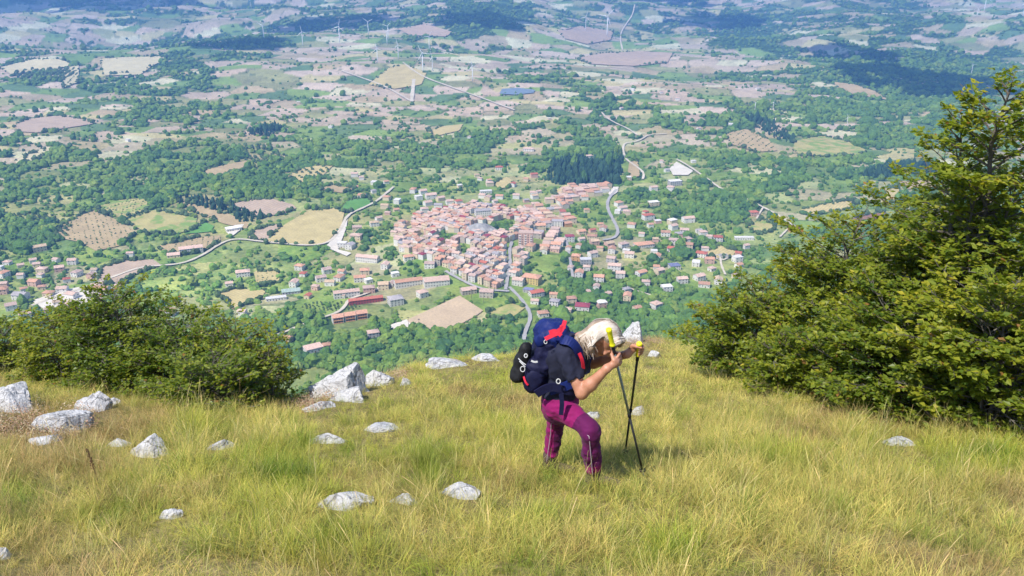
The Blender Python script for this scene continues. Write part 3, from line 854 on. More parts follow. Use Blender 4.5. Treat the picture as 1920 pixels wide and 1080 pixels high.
# scattered houses between the listed ones
for poly, want, q in (([(0, 492), (120, 488), (235, 520), (215, 565), (60, 600), (0, 600)], 24, 4), ([(1075, 440), (1250, 415), (1400, 465), (1395, 530), (1250, 545), (1150, 520), (1085, 520)], 30, 0), ([(540, 505), (740, 500), (740, 560), (640, 560), (540, 560)], 9, 3), ([(1000, 560), (1120, 530), (1240, 560), (1200, 590), (1010, 600)], 7, 1), ([(640, 340), (760, 345), (740, 420), (660, 470), (640, 420)], 9, 5), ([(880, 330), (1010, 330), (1000, 385), (890, 380)], 9, 6)):
    xs = [p[0] for p in poly]; ys = [p[1] for p in poly]; got = 0
    for _try in range(600):
        px, py = random.uniform(min(xs), max(xs)), random.uniform(min(ys), max(ys))
        if not inside(poly, np.array(px), np.array(py)): continue
        p = ground(np.array(px), np.array(py))
        if any(math.hypot(b_[0] - p[0], b_[1] - p[1]) < b_[2] + 13 for b_ in HOUSES): continue
        if any((np.hypot(W_[:, 0] - p[0], W_[:, 1] - p[1]) < wd / 2 + 8).any() for W_, wd in ROADPTS): continue
        if any(inside(f_[1], np.array(px), np.array(py)) for f_ in FIELDS) or inside(PITCH_POLY, np.array(px), np.array(py)): continue
        s = random.choice('SSMM'); rf = random.choices(['pink', 'orange', 'tan', 'grey', 'red', 'white'], [8, 5, 2, 1, 1, 1])[0]; wl = random.choice(['white', 'white', 'cream', 'pink'])
        SUB.append((px, py, s, rf, wl, q)); HOUSES.append((p[0], p[1], 8)); got += 1
        if got >= want: break
HOUSES[N_BIG:] = []
for px, py, s, rf, wl, q in SUB:
    L, Wd, h = SZ[s]
    L *= random.uniform(.92, 1.12); Wd *= random.uniform(.92, 1.1); h *= random.uniform(.9, 1.2)
    st = 'flat' if rf == 'white' else random.choice(['hip', 'gable', 'gable'])
    sw = {'S': 'small', 'M': 'medium sized', 'L': 'large'}[s]
    lab = f'{sw} {wl} {dict(flat="flat topped", hip="hip roofed", gable="gabled")[st]} house, {CW[rf]} roof, {QN[q]}'
    hl.append(house(px, py, L, Wd, h, random.choice([12, -18, 20, -8, 30, 75]) + random.uniform(-6, 6), st, rf, wl, label=lab, group=QN[q]))

# packed quarters -----------------------------------------------------
m_lane = FM['asphalt']
CORE = [(735, 446), (752, 420), (800, 402), (850, 392), (900, 384), (945, 392), (985, 408), (1002, 425), (1000, 442), (990, 470), (985, 492), (968, 520), (958, 545), (925, 545), (885, 530), (838, 508), (800, 486), (765, 488), (748, 468)]
QUARTS = [(CORE, 11.0, -33, 'old town centre', 8.5), ([(1004, 385), (1040, 372), (1062, 352), (1142, 350), (1134, 366), (1100, 374), (1068, 384), (1062, 404), (1078, 416), (1045, 428), (1004, 432), (966, 400)], 15.5, 14, 'newer town quarter', 7.5),
          ([(992, 445), (1050, 432), (1062, 445), (1060, 468), (1010, 478), (992, 470)], 15.5, -12, 'terraces by the pink tower block', 7)]
GREENS = [(770, 428, 9, 9), (838, 446, 22, 12), (870, 470, 12, 16), (792, 444, 8, 8), (905, 430, 30, 10), (900, 406, 26, 9), (985, 455, 24, 14), (945, 425, 26, 14), (1040, 405, 14, 8), (1025, 388, 14, 7)]
for poly, pitch, ang, qn, hh in QUARTS:
    pp = ground(np.array([p[0] for p in poly], float), np.array([p[1] for p in poly], float))
    cx, cy = pp[:, 0].mean(), pp[:, 1].mean()
    ca, sa = math.cos(R(ang)), math.sin(R(ang))
    for iu in range(-26, 27):
        for iv in range(-26, 27):
            u = iu * pitch + (iu // 3) * 4.0 + random.uniform(-1, 1); v = iv * pitch * .9 + (iv // 4) * 4.5 + random.uniform(-1, 1)
            x = cx + ca * u - sa * v; y = cy + sa * u + ca * v
            z = float(H(x, y))
            qx, qy = project(x, y, z)
            if not inside(poly, np.array(qx), np.array(qy)): continue
            if any(((qx - gx) / gw) ** 2 + ((qy - gy) / gh) ** 2 < 1 for gx, gy, gw, gh in GREENS): continue
            if any((np.hypot(W_[:, 0] - x, W_[:, 1] - y) < wd / 2 + 4.5).any() for W_, wd in ROADPTS): continue
            if any(abs(b_[0] - x) + abs(b_[1] - y) < b_[2] + 5 for b_ in HOUSES[:N_BIG + len(SUB)]): continue
            L = pitch * random.uniform(.84, 1.06); Wd = pitch * random.uniform(.66, .84)
            hl.append(house(0, 0, L, Wd, hh * random.uniform(.75, 1.25), ang + random.choice([0, 0, 90]) + random.uniform(-9, 9), random.choice(['gable'] * 6 + ['hip', 'hip', 'flat']) if qn[0] == 'o' else random.choice(['gable', 'hip', 'flat', 'gable']),
                            random.choices(['pink', 'orange', 'tan', 'red', 'grey', 'maroon'], [10, 5, 2.5, 1, .8, .25])[0], random.choice(['white', 'cream', 'pink', 'stone', 'cream', 'white']),
                            label=None, group=qn, world=(x, y, z)))
for d in hl:
    if d['label'] is None:
        qx, qy = project(*[np.array(float(v)) for v in d['p']])
        if d['group'] == 'old town centre':
            pos = ('upper ' if qy < 425 else 'middle ' if qy < 470 else 'lower ') + ('left' if qx < 830 else 'centre' if qx < 905 else 'right') + ' of the old town'
        else:
            pos = ('upper ' if qy < 385 else 'lower ') + ('left, ' if qx < 1040 else 'right, ') + d['group']
        sty = {'gable': 'gabled', 'hip': 'hip roofed', 'flat': 'flat topped'}[d['style']]
        d['label'] = f"{CW[d['roof']]} {sty} house, {d['wall']} walls, {pos}"
order = sorted(range(len(hl)), key=lambda i: (i >= N_BIG, hl[i]['p'][1] / hl[i]['L'] ** .5))
for rank, i in enumerate(order):
    if rank < 300:
        build_house(hl[i], 2 if i < N_BIG else (1 if hl[i]['p'][1] < 1350 else 0))
rest = [hl[i] for i in order[300:]]
if rest:   # past three hundred: the smallest houses, one mesh
    V = []; F = []; MI = []; mats = list(WALL.values()) + list(ROOF.values()); names = list(WALL) + ['r_' + k for k in ROOF]
    for d in rest:
        w, r = roof_parts(d['L'], d['W'], d['h'], d['style'], d['rh'])
        ca, sa = math.cos(d['rz']), math.sin(d['rz'])
        for part, key in ((w, d['wall']), (r, 'r_' + d['roof'])):
            o = len(V)
            V += [(d['p'][0] + ca * a - sa * c, d['p'][1] + sa * a + ca * c, d['p'][2] + e) for a, c, e in part.v]
            F += [tuple(i + o for i in f) for f in part.f]; MI += [names.index(key)] * len(part.f)
    me = mesh_np('distant_houses', V, F, mats)
    me.polygons.foreach_set('material_index', MI)
    tag(obj('distant_houses', me), 'small crowded far roofs of the town', kind='stuff')

# terraced houses with three orange gables ------------------------------------------------
p = ground(np.array(657.), np.array(600.))
HOUSES.append((p[0], p[1], 26))
t = empty('terraced_house', p, R(20)); tag(t, 'terrace of three stepped units with orange gables above the hedge', 'terraced house')
for k in range(3):
    x0 = -22 + k * 15; dy = k * 1.2
    w, r = roof_parts(13.5, 12, 8, 'gable', 2.4)
    wo = w.build('wall', WALL['white'], t, (x0 + 6.5, dy, 0)); ro = r.build('roof', ROOF['orange'], t, (x0 + 6.5, dy, 0))
    for f in range(2):
        bx = MB(); bx.box(-5.6, 5.6, -.9, .02, 0, .25)
        bx.build('balcony', WALL['ochre'], t, (x0 + 6.5, dy - 6.05, .6 + f * 3.6))
        for i in range(4):
            obj('window', WINME, t, (x0 + 2.4 + i * 2.8, dy - 6.05, 2.2 + f * 3.6), (0, 0, 0), (1.7, 1, 2.2))
    bx = MB(); bx.box(-5.9, 5.9, -.05, .05, 0, 7.4); bx.build('brick_panel', simple('brick_panel', (.30, .12, .08), .8, .3, .5), t, (x0 + 6.5, dy - 6.03, .4))

# pink tower block ------------------------------------------------
p = ground(np.array(986.), np.array(462.))
HOUSES.append((p[0], p[1], 16))
t = empty('apartment_block', p, R(-6)); tag(t, 'pink and cream apartment tower block at the edge of the old town', 'apartment block')
w, r = roof_parts(21, 14, 23, 'flat', 1)
w.build('wall', WALL['pink'], t); r.build('roof', ROOF['pink'], t)
for f in range(6):
    z = 2.2 + f * 3.6
    for i in range(5):
        obj('window', WINME, t, (-8.2 + i * 4.1, -7.05, z), (0, 0, 0), (1.5, 1, 1.8))
    for i in (0, 2, 4):
        bx = MB(); bx.box(-1.7, 1.7, -1.1, .03, -.1, .95); bx.build('balcony', WALL['white'], t, (-8.2 + i * 4.1, -7.05, z - 1.5))
    for i in range(3):
        obj('window', WINME, t, (-10.55, -4.2 + i * 4.2, z), (0, 0, math.pi / 2), (1.4, 1, 1.7))

# grey crag inside the old town ------------------------------------
V, F = ico(5)
n = fbm3(V[:, 0] * 1.6, V[:, 1] * 1.6, V[:, 2] * 1.6, 3, 5)
V = V * (1 + .38 * n)[:, None]
p = ground(np.array(903.), np.array(438.))
V = V * np.array([27, 22, 15]) + np.array([0, 0, -1.0])
ROCK_FAR = simple('crag_stone', (.30, .285, .27), .95, .5, .12, bstr=.8)
c = obj('rock_crag', mesh_np('rock_crag', V, F, (ROCK_FAR,)), None, p); tag(c, 'bare grey limestone crag rising among the old town roofs', 'rock crag')

# floodlight masts of the pitch -------------------------------------
MAST = simple('rusty_steel', (.16, .12, .10), .6, .3, 3.0)
for px, py, lab in ((766, 613, 'floodlight mast at the gravel end of the pitch, outer one'), (786, 617, 'floodlight mast on the lower touchline of the pitch'), (884, 560, 'floodlight mast at the upper corner of the pitch beside the stone house'), (907, 568, 'floodlight mast between the pitch and the yellow meadow')):
    p = ground(np.array(float(px)), np.array(float(py)))
    t = empty('floodlight_mast', p); tag(t, lab, 'mast', 'pitch floodlights')
    mb = MB(); mb.tube([(0, 0, -1), (0, 0, 13)], [.28, .16], 8); mb.build('pole', MAST, t)
    mb = MB(); mb.box(-1.3, 1.3, -.12, .12, 12.6, 13.4); mb.build('lamp_frame', MAST, t)

# ------------------------------------------------------------------ wind turbines
TW = simple('turbine_white', (.80, .80, .80), .4, .04, .2)
def turbine_meshes():
    mb = MB(); mb.tube([(0, 0, -4), (0, 0, 20), (0, 0, 66)], [2.0, 1.6, 1.0], 14); tower = mesh_np('tower', mb.v, mb.f, (TW,), True)
    mb = MB(); mb.box(-1.6, 1.6, -2.4, 5.2, -1.5, 1.7); nac = mesh_np('nacelle', mb.v, mb.f, (TW,))
    mb = MB(); mb.tube([(0, -4.4, 0), (0, -3.8, 0), (0, -2.4, 0)], [.3, 1.2, 1.5], 12); hub = mesh_np('hub', mb.v, mb.f, (TW,), True)
    V = []; F = []
    for i, (r_, ch, tw) in enumerate([(1, .9, .5), (4, 1.1, .45), (7, 2.1, .35), (16, 1.5, .18), (27, .8, .05), (32, .2, 0)]):
        for k, (a, th) in enumerate([(-.5, 0), (-.1, .14), (.5, 0), (-.1, -.10)]):
            V.append((a * ch * 2 * math.cos(tw) * .7, -3.3 + th * ch + a * ch * math.sin(tw), r_))
        if i:
            for k in range(4):
                F.append(((i - 1) * 4 + k, (i - 1) * 4 + (k + 1) % 4, i * 4 + (k + 1) % 4, i * 4 + k))
    F += [(3, 2, 1, 0), tuple(20 + k for k in range(4))]
    return tower, nac, hub, mesh_np('blade', V, F, (TW,), True)
TWM, NAM, HUM, BLM = turbine_meshes()
TURB = [(495, 74, 'beside a dark wooded band at the upper edge'), (568, 86, 'on the pale crest above the plain'), (637, 80, 'left of the turbine group'), (691, 66, 'highest of the turbine group before dark woods'), (708, 118, 'lowest at the bottom left of the turbine group'),
        (726, 84, 'just left of its twin in the turbine group'), (728, 74, 'right twin in the turbine group'), (747, 110, 'below the twins in the turbine group'), (793, 136, 'tall at the head of the long track'), (805, 94, 'behind the tall one at the head of the long track'),
        (811, 132, 'right of the tall one at the head of the long track'), (886, 152, 'standing alone above the pond'), (1098, 58, 'small on the far slope left of the winding road'), (1138, 70, 'tall beside the winding far road'), (1415, 209, 'slender on the eastern brown fields'),
        (1449, 207, 'slender, right one of the eastern pair'), (1588, 234, 'faint above the eastern woods'), (1845, 22, 'tall at the top corner on the pale ridge'), (1832, 30, 'small at the top corner on the pale ridge'), (1918, 30, 'cut by the edge at the top corner'), (1821, 140, 'faint beside the tip of the tall tree'), (470, 12, 'faint at the very top above the woods')]
for i, (px, py, lab) in enumerate(TURB):
    p = ground(np.array(float(px)), np.array(float(py)))
    d = float(np.hypot(p[0], p[1]))
    want = {0: 28, 1: 28, 2: 32, 3: 27, 4: 30, 5: 26, 6: 27, 7: 28, 8: 40, 9: 28, 10: 28, 11: 32, 12: 28, 13: 42, 14: 18, 15: 17, 16: 16, 17: 26, 18: 14, 19: 24, 20: 18, 21: 12}[i]
    sc = .86 * want * d / FPX / 66
    t = empty('wind_turbine', p, random.uniform(-.5, .5)); t.scale = (sc,) * 3
    tag(t, 'white wind turbine ' + lab, 'wind turbine', 'wind turbines on the far plain')
    obj('tower', TWM, t); obj('nacelle', NAM, t, (0, 0, 66)); obj('hub', HUM, t, (0, 0, 66))
    a0 = random.uniform(0, 2)
    for k in range(3):
        obj('blade', BLM, t, (0, 0, 66), (0, a0 + k * 2 * math.pi / 3, 0))
# ------------------------------------------------------------------ trees of the valley
def leaf_far(name, tint_attr):
    m, nt, b = nmat(name)
    co = texco(nt)
    n = noise(nt, 2.2, 3, .7, co)
    if tint_attr:
        t = N(nt, 'ShaderNodeAttribute', attribute_name='tint', attribute_type='INSTANCER').outputs['Color']
    else:
        t = ramp(nt, N(nt, 'ShaderNodeObjectInfo').outputs['Random'], [(0, (.046, .105, .036)), (.35, (.085, .165, .034)), (.7, (.140, .220, .040)), (1, (.18, .235, .05))])
    c = mixc(nt, 1.0, t, ramp(nt, n, [(.3, (.62, .66, .62)), (.7, (1.34, 1.3, 1.22))]), 'MULTIPLY')
    nt.links.new(c, b.inputs['Base Color']); b.inputs['Roughness'].default_value = .8; b.inputs['Specular IOR Level'].default_value = .1
    return m
FARLEAF = leaf_far('valley_foliage', True); FARLEAF1 = leaf_far('valley_tree_foliage', False)

def crown_mesh(name, seed, sub, shape, mat):
    V, F = ico(sub)
    n = fbm3(V[:, 0] * 1.7, V[:, 1] * 1.7, V[:, 2] * 1.7, seed, 2); n2 = fbm3(V[:, 0] * 4.5, V[:, 1] * 4.5, V[:, 2] * 4.5, seed + 5, 2)
    r = 1 + .38 * n + .30 * n2
    V = V * r[:, None]
    if shape == 'round':
        V = V * np.array([1, 1, .95]) + np.array([0, 0, .75])
    elif shape == 'wide':
        V = V * np.array([1.25, 1.1, .75]) + np.array([0, 0, .5])
    else:
        V[:, :2] *= (.72 * (1.15 - .55 * (V[:, 2:3] + 1) / 2)); V[:, 2] = V[:, 2] * 1.5 + 1.3
    return mesh_np(name, V, F, (mat,))
SH = ['round', 'round', 'round', 'wide', 'wide', 'conifer', 'conifer']
srcs = [bpy.data.objects.new(f'tree_crown_{chr(97 + i)}', crown_mesh(f'tree_crown_{chr(97 + i)}', i * 7 + 1, 2, s, FARLEAF)) for i, s in enumerate(SH)]
ONE = [crown_mesh('tree_crown', i * 7 + 1, 3, s, FARLEAF1) for i, s in enumerate(SH)]

FP = [np.array(f[1], float) for f in FIELDS] + [np.array(PITCH_POLY, float)] + [np.array(y[1], float) for y in YARDS]
CONIF = [[(1022, 338), (1030, 310), (1080, 295), (1165, 292), (1167, 346), (1100, 350), (1040, 346)], [(1600, 332), (1690, 308), (1770, 318), (1770, 332), (1650, 336)], [(330, 372), (375, 372), (440, 384), (470, 402), (455, 408), (410, 396), (340, 384)], [(440, 405), (480, 398), (500, 412), (450, 418)], [(456, 252), (520, 234), (534, 244), (505, 257)], [(1385, 222), (1440, 225), (1480, 250), (1490, 270), (1455, 262), (1420, 240)]]
BARE = [(CORE, 0), (QUARTS[1][0], 0), (QUARTS[2][0], 0)]

rows = []
yb = 640.0
pts = []
while yb < 9000:
    s = max(5.6, .0052 * yb) if yb < 2600 else .0058 * yb
    n = int(1.44 * yb / s)
    x = (np.arange(n) + RNG.random(n)) * s - .72 * yb
    pts.append(np.stack([x, yb + (RNG.random(n) - .5) * s, np.full(n, s)], 1))
    yb += s * .95
PT = np.concatenate(pts)
X, Y, S = PT.T
Z = H(X, Y)
PX, PY = project(X, Y, Z)
_, WD, HG = cover(X, Y, PX, PY)
rnd = RNG.random(len(X))
keep = (WD > .20) & (rnd < .93 - .2 * smooth(1800, 4000, Y))
keep |= HG & (rnd < .55)
keep |= (rnd < .055 * smooth(5000, 1200, Y) + .035)
near = np.hypot(X, Y) < 1900
keep |= near & (fbm2(X / 30, Y / 30, 123, 3) > .12) & (rnd < .5)     # thickets in the scrub
for poly in FP:
    keep &= ~inside(poly, PX, PY)
for poly, _k in BARE:
    keep &= ~(inside(poly, PX, PY) & (rnd > .015))
for gx, gy, gw, gh in GREENS:
    if (gx, gy) not in ((905, 430), (900, 406), (985, 455)):
        keep |= ((PX - gx) / gw) ** 2 + ((PY - gy) / gh) ** 2 < .8
cf = np.zeros(len(X), bool)
for poly in CONIF:
    cf |= inside(poly, PX, PY)
keep |= cf
for Wp, wd in ROADPTS:
    x0, x1, y0, y1 = Wp[:, 0].min() - 30, Wp[:, 0].max() + 30, Wp[:, 1].min() - 30, Wp[:, 1].max() + 30
    q = np.where(keep & (X > x0) & (X < x1) & (Y > y0) & (Y < y1))[0]
    if len(q):
        dd = np.hypot(X[q][:, None] - Wp[None, :, 0], Y[q][:, None] - Wp[None, :, 1]).min(1)
        keep[q[dd < wd / 2 + S[q] * .75]] = False
HA = np.array(HOUSES)
for hx, hy, hr in HA:
    q = np.where(keep & (np.abs(X - hx) < 45) & (np.abs(Y - hy) < 60))[0]
    dx = X[q] - hx; dy = Y[q] - hy
    keep[q[(dx * dx + np.where(dy < 0, dy * .62, dy) ** 2) < (hr + S[q] * .62) ** 2]] = False
X, Y, Z, S, WD, cf, PX, PY = (a[keep] for a in (X, Y, Z, S, WD, cf, PX, PY))
n = len(X)
# planted rows
RO = [(4, 7.5, 8, .5, 1.5), (5, 8, 8, -.5, 1.6), (9, 6.5, 8, .25, 1.3), (11, 8, 8, .3, 1.5), (26, 13, 13, .5, 3.0), (29, 16, 14, .4, 3.4), (14, 18, 16, .3, 3.5), (17, 15, 14, -.5, 2.2)]
RP = []
for fi, su, sv, an, rad in RO:
    poly = FIELDS[fi][1]
    g = ground(np.array([p[0] for p in poly], float), np.array([p[1] for p in poly], float))
    cx, cy = g[:, 0].mean(), g[:, 1].mean()
    k = np.arange(-70, 71)
    u, v = np.meshgrid(k * su, k * sv)
    u = u + RNG.normal(0, .5, u.shape); v = v + RNG.normal(0, .5, v.shape)
    x = cx + u * math.cos(an) - v * math.sin(an); y = cy + u * math.sin(an) + v * math.cos(an)
    z = H(x, y); a, b_ = project(x, y, z)
    ok = inside(poly, a, b_) & (RNG.random(a.shape) < .8)
    RP.append(np.stack([x[ok], y[ok], z[ok], np.full(ok.sum(), rad)], 1))
# olive groves without a drawn field
for (gx, gy, rx, ry, sp, an, rad) in ((60, 430, 75, 30, 8.5, .7, 3.0), (40, 455, 60, 18, 8, .6, 2.8), (1420, 205, 60, 14, 16, .3, 4), (520, 300, 60, 10, 12, .5, 3.5), (620, 575, 55, 9, 5, .35, 1.3), (80, 140, 60, 10, 20, .3, 5), (450, 280, 60, 9, 13, .3, 3.6)):
    g = ground(np.array(float(gx)), np.array(float(gy)))
    k = np.arange(-60, 61); u, v = np.meshgrid(k * sp, k * sp)
    u = u + RNG.normal(0, .6, u.shape); v = v + RNG.normal(0, .6, v.shape)
    x = g[0] + u * math.cos(an) - v * math.sin(an); y = g[1] + u * math.sin(an) + v * math.cos(an)
    z = H(x, np.maximum(y, 650)); a, b_ = project(x, y, z)
    ok = (((a - gx) / rx) ** 2 + ((b_ - gy) / ry) ** 2 < 1) & (y > 650) & (RNG.random(a.shape) < .85)
    RP.append(np.stack([x[ok], y[ok], z[ok], np.full(ok.sum(), rad)], 1))
# trees and bushes along the field edges
for fi, (typ, poly, lab) in enumerate(FIELDS):
    pl = np.array(poly + [poly[0]], float)
    for a0, a1 in zip(pl[:-1], pl[1:]):
        if RNG.random() < .3: continue
        k = max(2, int(np.hypot(*(a1 - a0)) / 2.6))
        f = (np.arange(k) + RNG.random(k)) / k
        q = a0 + (a1 - a0) * f[:, None] + RNG.normal(0, .9, (k, 2))
        g = ground(q[:, 0], q[:, 1])
        ok = (RNG.random(k) < .75) & (fbm2(g[:, 0] / 25, g[:, 1] / 25, 271 + fi, 2) > -.25)
        RP.append(np.concatenate([g[ok], (1.3 + 2.6 * RNG.random(ok.sum()))[:, None] * (1 + g[ok][:, 1:2] / 6000)], 1))
RP = np.concatenate(RP)
for Wp, wd in ROADPTS:
    RP = RP[np.hypot(RP[:, 0][:, None] - Wp[None, :, 0], RP[:, 1][:, None] - Wp[None, :, 1]).min(1) > wd / 2 + 1.5]

rad = np.minimum(S * .62, 3.5 + .0005 * Y) * np.exp(RNG.normal(.12, .34, n))
rad = np.where(WD < .16, rad * (.45 + .4 * RNG.random(n)), rad)
idx = RNG.integers(0, 5, n); idx = np.where(cf, 5 + RNG.integers(0, 2, n), idx)
t = np.clip(.5 + .5 * fbm2(X / 70, Y / 70, 131, 3) + RNG.normal(0, .13, n), 0, 1)[:, None]
g0 = np.array([.052, .112, .038]); g1 = np.array([.098, .180, .034]); g2 = np.array([.185, .250, .048])
tint = np.where(t < .5, g0 + (g1 - g0) * t * 2, g1 + (g2 - g1) * (t * 2 - 1))
tint = np.where(cf[:, None], np.array([.034, .074, .038]) * (.8 + .5 * RNG.random((n, 1))), tint)
tint = tint * (.82 + .32 * RNG.random((n, 1)))
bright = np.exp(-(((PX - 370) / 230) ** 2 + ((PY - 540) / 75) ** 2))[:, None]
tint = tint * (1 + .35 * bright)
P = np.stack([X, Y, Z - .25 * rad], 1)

# the three hundred that show largest become trees of their own
hidden = (PY > np.interp(PX, [0, 60, 240, 520, 560, 760, 960, 1170, 1340, 1400, 1920], [560, 560, 560, 720, 740, 685, 640, 610, 590, 480, 200])) | (PX < 0) | (PX > 1500)
hidden |= (PX > 960) & (PX < 1210) & (PY > 592)
score = np.where(hidden | (Y > 2400), 1e9, Y / rad)
pick = np.argsort(score)[:300]
for i in pick:
    quarter = ('woods below the football pitch' if PY[i] > 600 and PX[i] < 960 else 'woods right of the hiker' if PX[i] > 1140 and PY[i] > 520 else 'hedge and gardens round the pitch' if PX[i] > 560 and PY[i] > 520 else 'scrub of the middle slopes')
    shade = 'dark green' if tint[i].mean() < .075 else 'light green' if tint[i].mean() > .105 else 'mid green'
    o = obj('broadleaf_tree' if not cf[i] else 'conifer_tree', ONE[idx[i]], None, P[i], (RNG.normal(0, .1), RNG.normal(0, .1), RNG.random() * 6.28), rad[i])
    tag(o, f'{shade} tree among many alike, {quarter}', 'tree', quarter)
m_ = np.ones(n, bool); m_[pick] = False
PA = np.concatenate([P[m_], RP[:, :3] - [0, 0, .3]])
RA = np.concatenate([rad[m_], RP[:, 3] * (.75 + .5 * RNG.random(len(RP)))])
IA = np.concatenate([idx[m_], RNG.integers(0, 3, len(RP))])
TA = np.concatenate([tint[m_], np.array([.075, .115, .045]) * (.7 + .6 * RNG.random((len(RP), 1)))])
NN = len(PA)
rot = np.stack([RNG.normal(0, .12, NN), RNG.normal(0, .12, NN), RNG.random(NN) * 6.28], 1)
scl = RA[:, None] * (.85 + .3 * RNG.random((NN, 3)))
print('valley trees', NN)
o = instancer('valley_woods', PA, rot, scl, IA, TA, srcs)
tag(o, 'woods, groves and hedges covering the valley', kind='stuff')
# ------------------------------------------------------------------ near hillside
gx = np.concatenate([np.linspace(-30, -12, 20)[:-1], np.linspace(-12, 14, 170), np.linspace(14, 32, 20)[1:]])
gy = np.concatenate([np.linspace(-14, 1.5, 24)[:-1], np.linspace(1.5, 22, 150), np.linspace(22, 40, 40)[1:]])
GX, GY = np.meshgrid(gx, gy)
GZ = hill(GX, GY)
i = np.arange(GX.size).reshape(GX.shape)
F = np.stack([i[:-1, :-1], i[:-1, 1:], i[1:, 1:], i[1:, :-1]], -1).reshape(-1, 4)
m, nt, b = nmat('hillside_soil')
geo = N(nt, 'ShaderNodeNewGeometry').outputs['Position']
a = noise(nt, 1.3, 5, .65, geo); d = noise(nt, 14, 4, .7, geo)
c = ramp(nt, a, [(.3, (.15, .105, .06)), (.5, (.24, .20, .085)), (.72, (.32, .25, .12))])
c = mixc(nt, 1.0, c, ramp(nt, d, [(.3, (.6, .6, .6)), (.7, (1.25, 1.22, 1.2))]), 'MULTIPLY')
nt.links.new(c, b.inputs['Base Color']); b.inputs['Roughness'].default_value = .95; b.inputs['Specular IOR Level'].default_value = .05
bump(nt, b, d, .8, .05)
tag(obj('hillside_ground', mesh_np('hillside_ground', np.stack([GX, GY, GZ], -1).reshape(-1, 3), F, (m,), True)), 'dry soil of the steep grassy hillside', kind='structure')

# ------------------------------------------------------------------ limestone rocks
m, nt, b = nmat('limestone')
co = texco(nt)
rnd = N(nt, 'ShaderNodeObjectInfo').outputs['Random']
off = N(nt, 'ShaderNodeVectorMath', operation='ADD'); nt.links.new(co, off.inputs[0])
cmb = N(nt, 'ShaderNodeCombineXYZ'); nt.links.new(mathn(nt, 'MULTIPLY', rnd, 50.0), cmb.inputs[0]); nt.links.new(cmb.outputs[0], off.inputs[1])
P_ = off.outputs[0]
n1 = noise(nt, 5, 6, .68, P_); n2 = noise(nt, 26, 5, .7, P_); n3 = noise(nt, 3.0, 3, .6, P_)
c = ramp(nt, n1, [(.25, (.36, .355, .37)), (.45, (.58, .57, .575)), (.75, (.74, .73, .725))])
c = mixc(nt, 1.0, c, ramp(nt, n2, [(.30, (.55, .55, .56)), (.5, (1, 1, 1)), (.8, (1.08, 1.07, 1.05))]), 'MULTIPLY')
c = mixc(nt, ramp(nt, n3, [(.64, (0, 0, 0)), (.70, (.55, .55, .55))]), c, (.50, .36, .22))
vo = N(nt, 'ShaderNodeTexVoronoi', feature='DISTANCE_TO_EDGE'); vo.inputs['Scale'].default_value = 3.2
wp = N(nt, 'ShaderNodeVectorMath', operation='ADD'); nt.links.new(P_, wp.inputs[0])
nn = N(nt, 'ShaderNodeTexNoise'); nn.inputs['Scale'].default_value = 4.0; nt.links.new(P_, nn.inputs['Vector'])
sc_ = N(nt, 'ShaderNodeVectorMath', operation='SCALE'); sc_.inputs['Scale'].default_value = .5; nt.links.new(nn.outputs['Color'], sc_.inputs[0]); nt.links.new(sc_.outputs[0], wp.inputs[1])
nt.links.new(wp.outputs[0], vo.inputs['Vector'])
c = mixc(nt, ramp(nt, vo.outputs['Distance'], [(0.0, (.75, .75, .75)), (.035, (0, 0, 0))]), c, (.12, .115, .11))
nt.links.new(c, b.inputs['Base Color']); b.inputs['Roughness'].default_value = .9; b.inputs['Specular IOR Level'].default_value = .2
bump(nt, b, mathn(nt, 'ADD', n2, mathn(nt, 'MULTIPLY', n1, 1.5)), .9, .05)
LIME = m
def rock_mesh(seed, sx, sy, sz, cuts=9, rough=.08, sub=4):
    rg = np.random.default_rng(seed)
    V, F = ico(sub)
    V = V * (1 + .26 * fbm3(V[:, 0] * 1.2 + seed, V[:, 1] * 1.2, V[:, 2] * 1.2, seed, 3))[:, None]
    for _ in range(cuts):
        nv = rg.normal(size=3); nv[2] = abs(nv[2]) * .9 + .25; nv /= np.linalg.norm(nv)
        dd = rg.uniform(.36, .72)
        q = V @ nv - dd
        V = V - np.where(q > 0, q * .97, 0)[:, None] * nv
    n = fbm3(V[:, 0] * 4.2 + seed, V[:, 1] * 4.2, V[:, 2] * 4.2, seed + 3, 4, .6)
    ridge = 1 - np.abs(fbm3(V[:, 0] * 2.2 + seed, V[:, 1] * 2.2, V[:, 2] * 3.0, seed + 9, 2))
    V = V * (1 + rough * n - .22 * np.clip(ridge - .90, 0, .1) * 6)[:, None]
    return mesh_np('rock', V * np.array([sx, sy, sz]), F, (LIME,), False)
